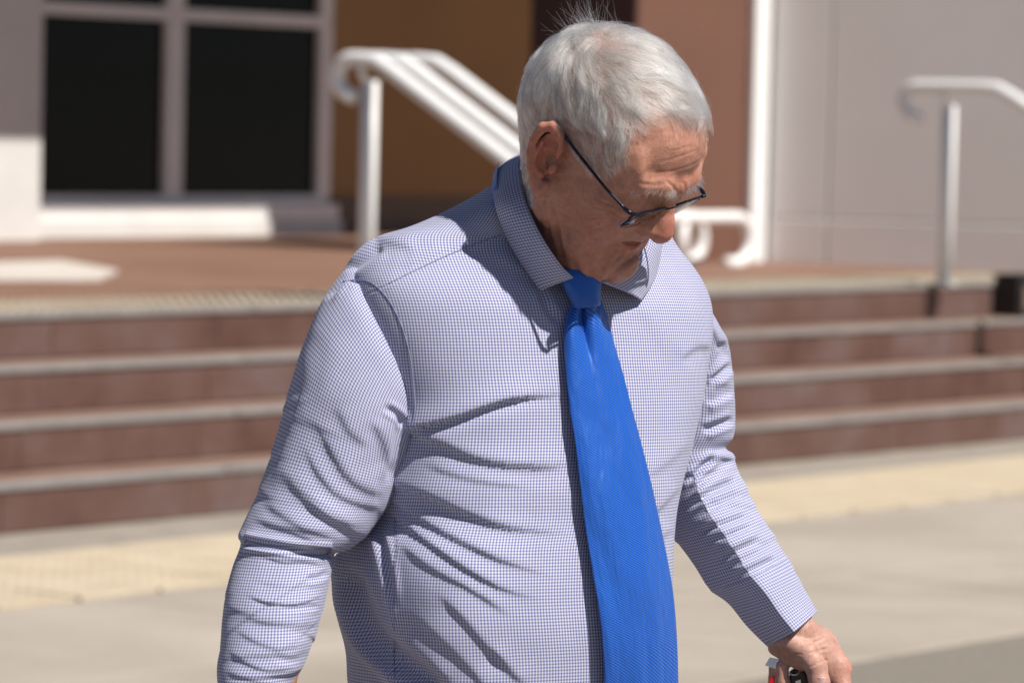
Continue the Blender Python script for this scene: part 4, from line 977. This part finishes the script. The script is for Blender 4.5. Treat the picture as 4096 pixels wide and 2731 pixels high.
for s_ in (-1, 1):
    # lens outline: top rim nearly straight, rounded lower edge
    prof = [(8, -1), (20, 1.5), (42, 1.5), (58, -1), (62, -8), (60, -21), (48, -30), (28, -31), (13, -25), (8.5, -13), (8, -1)]
    o2 = catmull(prof, 60)
    wrap = lambda x: -0.0007*(x**2)
    pt = lambda x, d, e=0: np.array([s_*x, GY+wrap(x)+e, GZ])+dn*(-d)
    ring = np.array([pt(x, d) for x, d in o2[:-1]]); cen = ring.mean(0)
    n = len(ring); V = [cen+np.array([0, 1.2, 0])]; F = []
    for r_ in (0.5, 1.0):
        for p in ring: V.append(cen+(p-cen)*r_+np.array([0, 1.2*(1-r_*r_), 0]))
    for j in range(n):
        k2_ = (j+1) % n; F.append((0, 1+j, 1+k2_)); F.append((1+j, 1+n+j, 1+n+k2_, 1+k2_))
    ln = gk(solid(mesh_obj('lens', h2w(np.array(V)), F, M_lens), 0.0014))
    top = [i for i, (x, d) in enumerate(o2) if d > -9.5 and i < 30]
    V, F = tube(h2w(np.array([pt(x, d+0.3) for x, d in catmull([(8, -7), (8.2, -1), (20, 1.8), (42, 1.8), (58, -0.6), (61.3, -6)], 30)])), 0.0013, 8); gk(mesh_obj('rim', V, F, M_gl))
    V, F = tube(h2w(np.array([pt(x, d) for x, d in o2[24:]])), 0.00035, 6); gk(mesh_obj('lower_rim', V, F, M_steel))
    e0 = pt(59, 0.5)
    V, F = tube(h2w(np.array([e0, e0+np.array([s_*4, 0.5, 0.5]), np.array([s_*66.5, GY+wrap(61)-3, GZ+1.0]), np.array([s_*68, GY+wrap(61)-10, GZ+1.5])])), [0.0016, 0.0019, 0.0022, 0.002], 10); gk(mesh_obj('hinge', V, F, M_gl))
    tp = catmull([(s_*68, GY+wrap(61)-8, GZ+1.5), (s_*69.5, 60, 14.5), (s_*70.5, 36, 20), (s_*71, 14, 25), (s_*71, -2, 29), (s_*72, -12, 30), (s_*73, -22, 22), (s_*72, -26, 8)], 40)
    V, F = tube(h2w(tp), np.interp(np.linspace(0, 1, 40), [0, .55, .6, 1], [.0016, .0016, .0026, .0022]), 10); gk(mesh_obj('temple', V, F, M_gl))
    V, F = tube(h2w(np.array([pt(9, -6), (s_*8, GY-5, GZ-6), (s_*8.6, GY-7, GZ-9)])), 0.0006, 6); gk(mesh_obj('nose_pad', V, F, M_steel))
V, F = tube(h2w(catmull([(-8.2, GY+wrap(8), GZ-1), (-4, GY+2.2, GZ+1.0), (0, GY+2.8, GZ+1.6), (4, GY+2.2, GZ+1.0), (8.2, GY+wrap(8), GZ-1)], 16)), 0.0010, 8); gk(mesh_obj('bridge', V, F, M_gl))

# ------------------------------------------------------------------ hair
def in_poly(px_, py_, poly):
    poly = np.asarray(poly, float); inside = np.zeros(len(px_), bool); j = len(poly)-1
    for i in range(len(poly)):
        xi, yi = poly[i]; xj, yj = poly[j]
        c = ((yi > py_) != (yj > py_)) & (px_ < (xj-xi)*(py_-yi)/(yj-yi+1e-9)+xi); inside ^= c; j = i
    return inside
HAIRPOLY = np.array([(1655, 240), (1610, 262), (1565, 262), (1530, 250), (1492, 232), (1468, 242), (1452, 285), (1450, 330), (1440, 360), (1405, 388), (1362, 396), (1335, 372), (1308, 352), (1296, 325), (1283, 300), (1240, 292), (1218, 312), (1213, 350), (1218, 400), (1228, 440), (1232, 470), (1150, 470), (1100, 300), (1150, 0), (1400, -80), (1700, -80), (1760, 250)])*K
mir = np.concatenate([-np.abs(Vh[:, :1]), Vh[:, 1:]], 1)
mx_, my_, _ = to_px(h2w(mir))
# left side of the head (seen from here behind the parting) uses the mirror of the near side
fc = Vh[Fh].mean(1); fm_ = np.concatenate([-np.abs(fc[:, :1]), fc[:, 1:]], 1); fx_, fy_, _ = to_px(h2w(fm_))
fn = np.cross(Vh[Fh[:, 2]]-Vh[Fh[:, 0]], Vh[Fh[:, 3]]-Vh[Fh[:, 1]]); fa = np.linalg.norm(fn, axis=1)/2
ear = (np.abs(fc[:, 0]) > 70.5) & (fc[:, 1] > -32) & (fc[:, 1] < 10) & (fc[:, 2] < 36)
ok = in_poly(fx_, fy_, HAIRPOLY) & (fc[:, 2] > -75) & ~ear & ((fc[:, 1] < 40) | (fc[:, 2] > 25))
prob = fa*ok
nose_dist = np.ones(len(fc))
# thinner on the crown and at the recession
ux_, uy_, _ = to_px(h2w(fc))
def near_px(x, y, r): return np.exp(-(((ux_-x*K)**2+(uy_-y*K)**2)/(r*K)**2))
prob = prob*(1+1.2*near_px(1372, 58, 30)-0.25*near_px(1395, 105, 24)-0.2*near_px(1470, 250, 20))
prob = np.clip(prob, 0, None); prob /= prob.sum()
GUIDE = [ # position and direction on the 2352 px view
 ((1400, 62), (1, .05)), ((1450, 45), (1, .15)), ((1520, 60), (1, .45)), ((1585, 115), (.75, .85)), ((1625, 190), (.3, 1)), ((1638, 250), (-.15, 1)), ((1605, 278), (.35, .6)), ((1560, 262), (.9, .45)), ((1520, 262), (.9, .45)),
 ((1430, 100), (1, .15)), ((1500, 110), (1, .1)), ((1560, 170), (1, .45)), ((1600, 240), (.5, 1)), ((1550, 230), (1, .35)), ((1480, 160), (1, .05)), ((1500, 210), (1, .15)), ((1520, 250), (1, .5)),
 ((1400, 130), (.95, .35)), ((1440, 180), (1, .35)), ((1400, 170), (.75, .65)), ((1430, 220), (.8, .65)), ((1455, 250), (.6, .85)), ((1462, 290), (.1, 1)), ((1440, 330), (-.3, 1)), ((1400, 370), (.3, .9)),
 ((1360, 110), (.35, .9)), ((1350, 160), (.3, .95)), ((1365, 210), (.45, .9)), ((1400, 250), (.55, .85)), ((1410, 300), (.55, .85)), ((1370, 290), (.75, .7)), ((1380, 340), (.8, .65)), ((1330, 250), (.6, .8)), ((1310, 300), (.85, .55)), ((1340, 330), (.8, .65)),
 ((1290, 150), (.1, 1)), ((1300, 210), (.3, .95)), ((1260, 220), (.25, .95)), ((1250, 270), (.45, .9)), ((1225, 180), (-.05, 1)), ((1210, 260), (.05, 1)), ((1200, 340), (.1, 1)), ((1210, 400), (.15, 1)),
 ((1320, 80), (-.6, .8)), ((1270, 110), (-.35, .9)), ((1345, 48), (-.9, .1)), ((1370, 35), (-.5, -.6)), ((1320, 45), (-1, .2)),
]
gp = np.array([g_[0] for g_ in GUIDE], float)*K; gdir = np.array([g_[1] for g_ in GUIDE], float); gdir[:, 1] *= -1
gdir = (gdir[:, :1]*RIGHT+gdir[:, 1:]*UP)@HR.T                    # to the head frame
htree = BVHTree.FromPolygons([tuple(v) for v in Vw], [tuple(f) for f in Fh.tolist()])
g3 = []; gk_ = []
for (x, y), d_ in zip(gp, gdir):
    h_ = htree.ray_cast(Vector(CAM), Vector(ray(x, y)).normalized())
    if h_[0] is None:
        for sh in range(1, 14):
            t_ = (x+(590-x)*sh*0.02, y+(150-y)*sh*0.02); h_ = htree.ray_cast(Vector(CAM), Vector(ray(*t_)).normalized())
            if h_[0] is not None: break
    if h_[0] is None: continue
    p_ = w2h(np.array(h_[0])); n_ = hd.grad(p_[None])[0]; d_ = d_-n_*(d_@n_); ln_ = np.linalg.norm(d_)
    if ln_ < 0.05: continue
    g3.append(p_); gk_.append(d_/ln_)
g3 = np.array(g3); gk_ = np.array(gk_)
gm = g3*np.array([-1, 1, 1]); gkm = gk_*np.array([-1, 1, 1]); keep = (g3[:, 0] < -48) & (g3[:, 2] < 85)
ex3 = np.array([(30, 20, 128), (48, 55, 100), (40, -40, 118), (62, 5, 95), (20, 75, 100), (10, -95, 70), (0, -98, 30), (0, -75, -20), (40, -85, 60), (-40, -85, 60)], float); exd = np.array([(.5, .85, -.15), (.3, .7, -.65), (.65, .5, -.2), (.5, .35, -.8), (.2, .75, -.5), (0, -.3, -1), (0, 0, -1), (0, .1, -1), (.2, -.1, -1), (-.2, -.1, -1)], float)
g3 = np.vstack([g3, gm[keep], ex3]); gk_ = np.vstack([gk_, gkm[keep], exd/np.linalg.norm(exd, axis=1)[:, None]])
def flow(p):
    d2 = ((p[:, None, :]-g3[None])**2).sum(2); w_ = 1/(d2+25)**2; v = (w_[:, :, None]*gk_[None]).sum(1)
    v /= w_.sum(1)[:, None]; v[:, 2] -= 0.02
    return v/(np.linalg.norm(v, axis=1)[:, None]+1e-9)
def grow(roots, length, hmax, npt, seed, wander=0.25, lift0=0.0, clump=None, clump_amt=0.5):
    r = np.random.default_rng(seed); n = len(roots); Pn = np.zeros((n, npt, 3)); p = roots.copy(); Pn[:, 0] = p-hd.grad(p)*0.8
    st = length/(npt-1); wv_ = np.broadcast_to(np.asarray(wander, float), (n,))[:, None]; tc = roots[r.choice(n, min(n, 420), replace=False)]; tj = r.normal(size=(len(tc), 3))*1.25; tid = np.zeros(n, int)
    for i in range(0, n, 4000): tid[i:i+4000] = ((roots[i:i+4000, None]-tc[None])**2).sum(2).argmin(1)
    jit = (r.normal(size=(n, 3))+tj[tid])*wv_; ph = r.uniform(0, 6.28, n)
    for k in range(1, npt):
        t = k/(npt-1); f = np.concatenate([flow(p[i:i+4000]) for i in range(0, n, 4000)])
        g = hd.grad(p); f = f+jit*(0.5+0.5*t); f = f-g*(f*g).sum(1)[:, None]; f /= np.linalg.norm(f, axis=1)[:, None]+1e-9
        lift = (lift0*(1-t))
        q = p+f*st[:, None]+g*(lift*st)[:, None]; d_ = hd.sample(q); tgt = hmax*np.sin(np.minimum(t*1.7, 1.57)+0)*(1-0.25*t)
        q = q+hd.grad(q)*((tgt-d_)*0.75)[:, None]; p = q; Pn[:, k] = p
    if clump is not None:
        ci = r.choice(n, clump, replace=False); cp_ = roots[ci]; own = np.zeros(n, int)
        for i in range(0, n, 3000): own[i:i+3000] = ((roots[i:i+3000, None]-cp_[None])**2).sum(2).argmin(1)
        tgt = Pn[ci][own]; t = np.linspace(0, 1, npt)[None, :, None]; amt = clump_amt*r.uniform(0.5, 1.1, n)[:, None, None]
        Pn = Pn+(tgt-Pn)*amt*t**0.8
    return Pn
def hair_obj(name, Ps, rad, mat, tip=0.35):
    n, k, _ = Ps.shape; hc = bpy.data.hair_curves.new(name); hc.add_curves([k]*n)
    hc.attributes['position'].data.foreach_set('vector', h2w(Ps.reshape(-1, 3)).astype(np.float32).ravel())
    ra = hc.attributes.get('radius') or hc.attributes.new('radius', 'FLOAT', 'POINT')
    rr = np.broadcast_to(np.linspace(1, tip, k)[None], (n, k))*np.broadcast_to(np.asarray(rad), (n,))[:, None]
    ra.data.foreach_set('value', rr.astype(np.float32).ravel()); hc.materials.append(mat)
    o = bpy.data.objects.new(name, hc); COL.objects.link(o); return kid(o)
def hair_mat(name, col, rough=0.35, rand=0.25):
    m = bpy.data.materials.new(name); m.use_nodes = True; t = m.node_tree; t.nodes.clear(); o = t.nodes.new('ShaderNodeOutputMaterial'); h = t.nodes.new('ShaderNodeBsdfHairPrincipled')
    h.parametrization = 'COLOR'; h.inputs['Color'].default_value = col+(1,); h.inputs['Roughness'].default_value = rough; h.inputs['Radial Roughness'].default_value = 0.45
    info = t.nodes.new('ShaderNodeHairInfo'); rp = t.nodes.new('ShaderNodeValToRGB'); e = rp.color_ramp.elements
    e[0].color = tuple(c*(1-2.2*rand) for c in col)+(1,); e[1].color = tuple(min(0.95, c*(1+rand*0.4)) for c in col)+(1,); e[0].position = 0.0; e[1].position = 0.55
    t.links.new(info.outputs['Random'], rp.inputs[0]); t.links.new(rp.outputs[0], h.inputs['Color']); t.links.new(h.outputs[0], o.inputs[0]); return m
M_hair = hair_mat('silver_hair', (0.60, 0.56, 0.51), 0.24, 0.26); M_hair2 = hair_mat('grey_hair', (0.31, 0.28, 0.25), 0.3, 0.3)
NH = 62000
fi = rng.choice(len(fc), NH, p=prob); uvw = rng.dirichlet((1, 1, 1, 1), NH)
roots = (Vh[Fh[fi]]*uvw[:, :, None]).sum(1)
rx_, ry_, _ = to_px(h2w(np.concatenate([-np.abs(roots[:, :1]), roots[:, 1:]], 1)))
topness = smooth01((roots[:, 2]-40)/50); low = smooth01((-roots[:, 2]+5)/40)
front = smooth01((roots[:, 1]-55)/25)
length = (23+19*topness-9*low)*(1-0.5*front)*(1-0.35*smooth01((ry_-215*K)/(110*K)))*rng.uniform(0.6, 1.1, NH); hmax = (5.0+5.0*topness-2.5*low)*rng.uniform(0.25, 1.0, NH)
NB_ = 34000
cw_ = to_px(h2w(roots)); wan = 0.30+1.1*np.exp(-((cw_[0]-1385*K)**2+(cw_[1]-66*K)**2)/(34*K)**2)
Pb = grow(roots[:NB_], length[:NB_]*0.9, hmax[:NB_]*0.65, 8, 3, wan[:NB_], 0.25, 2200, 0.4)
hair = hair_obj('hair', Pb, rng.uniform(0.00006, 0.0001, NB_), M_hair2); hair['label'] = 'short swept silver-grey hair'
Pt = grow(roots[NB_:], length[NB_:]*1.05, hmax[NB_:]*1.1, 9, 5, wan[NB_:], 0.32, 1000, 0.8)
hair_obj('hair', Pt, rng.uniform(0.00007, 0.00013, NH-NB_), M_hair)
# stray hairs on the crown
m_ = np.exp(-(((rx_-1345*K)**2+(ry_-42*K)**2)/(34*K)**2)); cs = rng.choice(NH, 120, p=m_/m_.sum()); sp_ = roots[cs]
dirs = (np.array([[-.7, .5, .1]])+rng.normal(size=(120, 3))*0.45); dirs = (dirs@np.stack([RIGHT, UP, -FWD]))@HR.T; dirs /= np.linalg.norm(dirs, axis=1)[:, None]
L2_ = rng.uniform(14, 42, 120); t = np.linspace(0, 1, 9); bend = (np.array([[.5, .35, .0]])@np.stack([RIGHT, UP, -FWD]))@HR.T
St = sp_[:, None]+dirs[:, None]*(L2_[:, None]*t[None])[:, :, None]+bend[None]*(t[None]**2*L2_[:, None]*0.28)[:, :, None]+hd.grad(sp_)[:, None]*(4*np.sin(t*1.5))[None, :, None]
o_ = hair_obj('stray_hair', St, 0.00009, M_hair)
# loose hairs all over the outline
cs = rng.choice(NH, 1400); St = grow(roots[cs], length[cs]*0.8, hmax[cs]+rng.uniform(1, 6, 1400), 8, 9, 0.6, 0.5)
hair_obj('flyaway_hair', St, 0.000055, M_hair)
# eyebrows
M_brow = hair_mat('brow_hair', (0.74, 0.66, 0.56), 0.35, 0.2)
nb_ = 230; BR = []
for s_ in (-1, 1):
    line = catmull([(s_*7, 102, 28), (s_*20, 101, 33), (s_*36, 93, 33), (s_*50, 78, 27)], nb_); r = np.random.default_rng(12+s_)
    p = line+r.normal(size=(nb_, 3))*np.array([1.2, 1.0, 2.4]); p = p-hd.grad(p)*hd.sample(p)[:, None]
    d_ = np.stack([s_*(0.45+0.5*np.linspace(0, 1, nb_)), 0.55-0.2*np.linspace(0, 1, nb_), -0.25+0*np.linspace(0, 1, nb_)], 1)+r.normal(size=(nb_, 3))*0.28
    g = hd.grad(p); d_ = d_-g*((d_*g).sum(1)-0.42)[:, None]; d_ /= np.linalg.norm(d_, axis=1)[:, None]; Lb = r.uniform(5, 10, nb_); t = np.linspace(0, 1, 6)
    BR.append(p[:, None]+d_[:, None]*(Lb[:, None]*t[None])[:, :, None]+np.array([0, 0.1, -1.0])*(t[None]**2*Lb[:, None]*0.3)[:, :, None])
for b_ in BR: hair_obj('eyebrow', b_, 0.00007, M_brow)
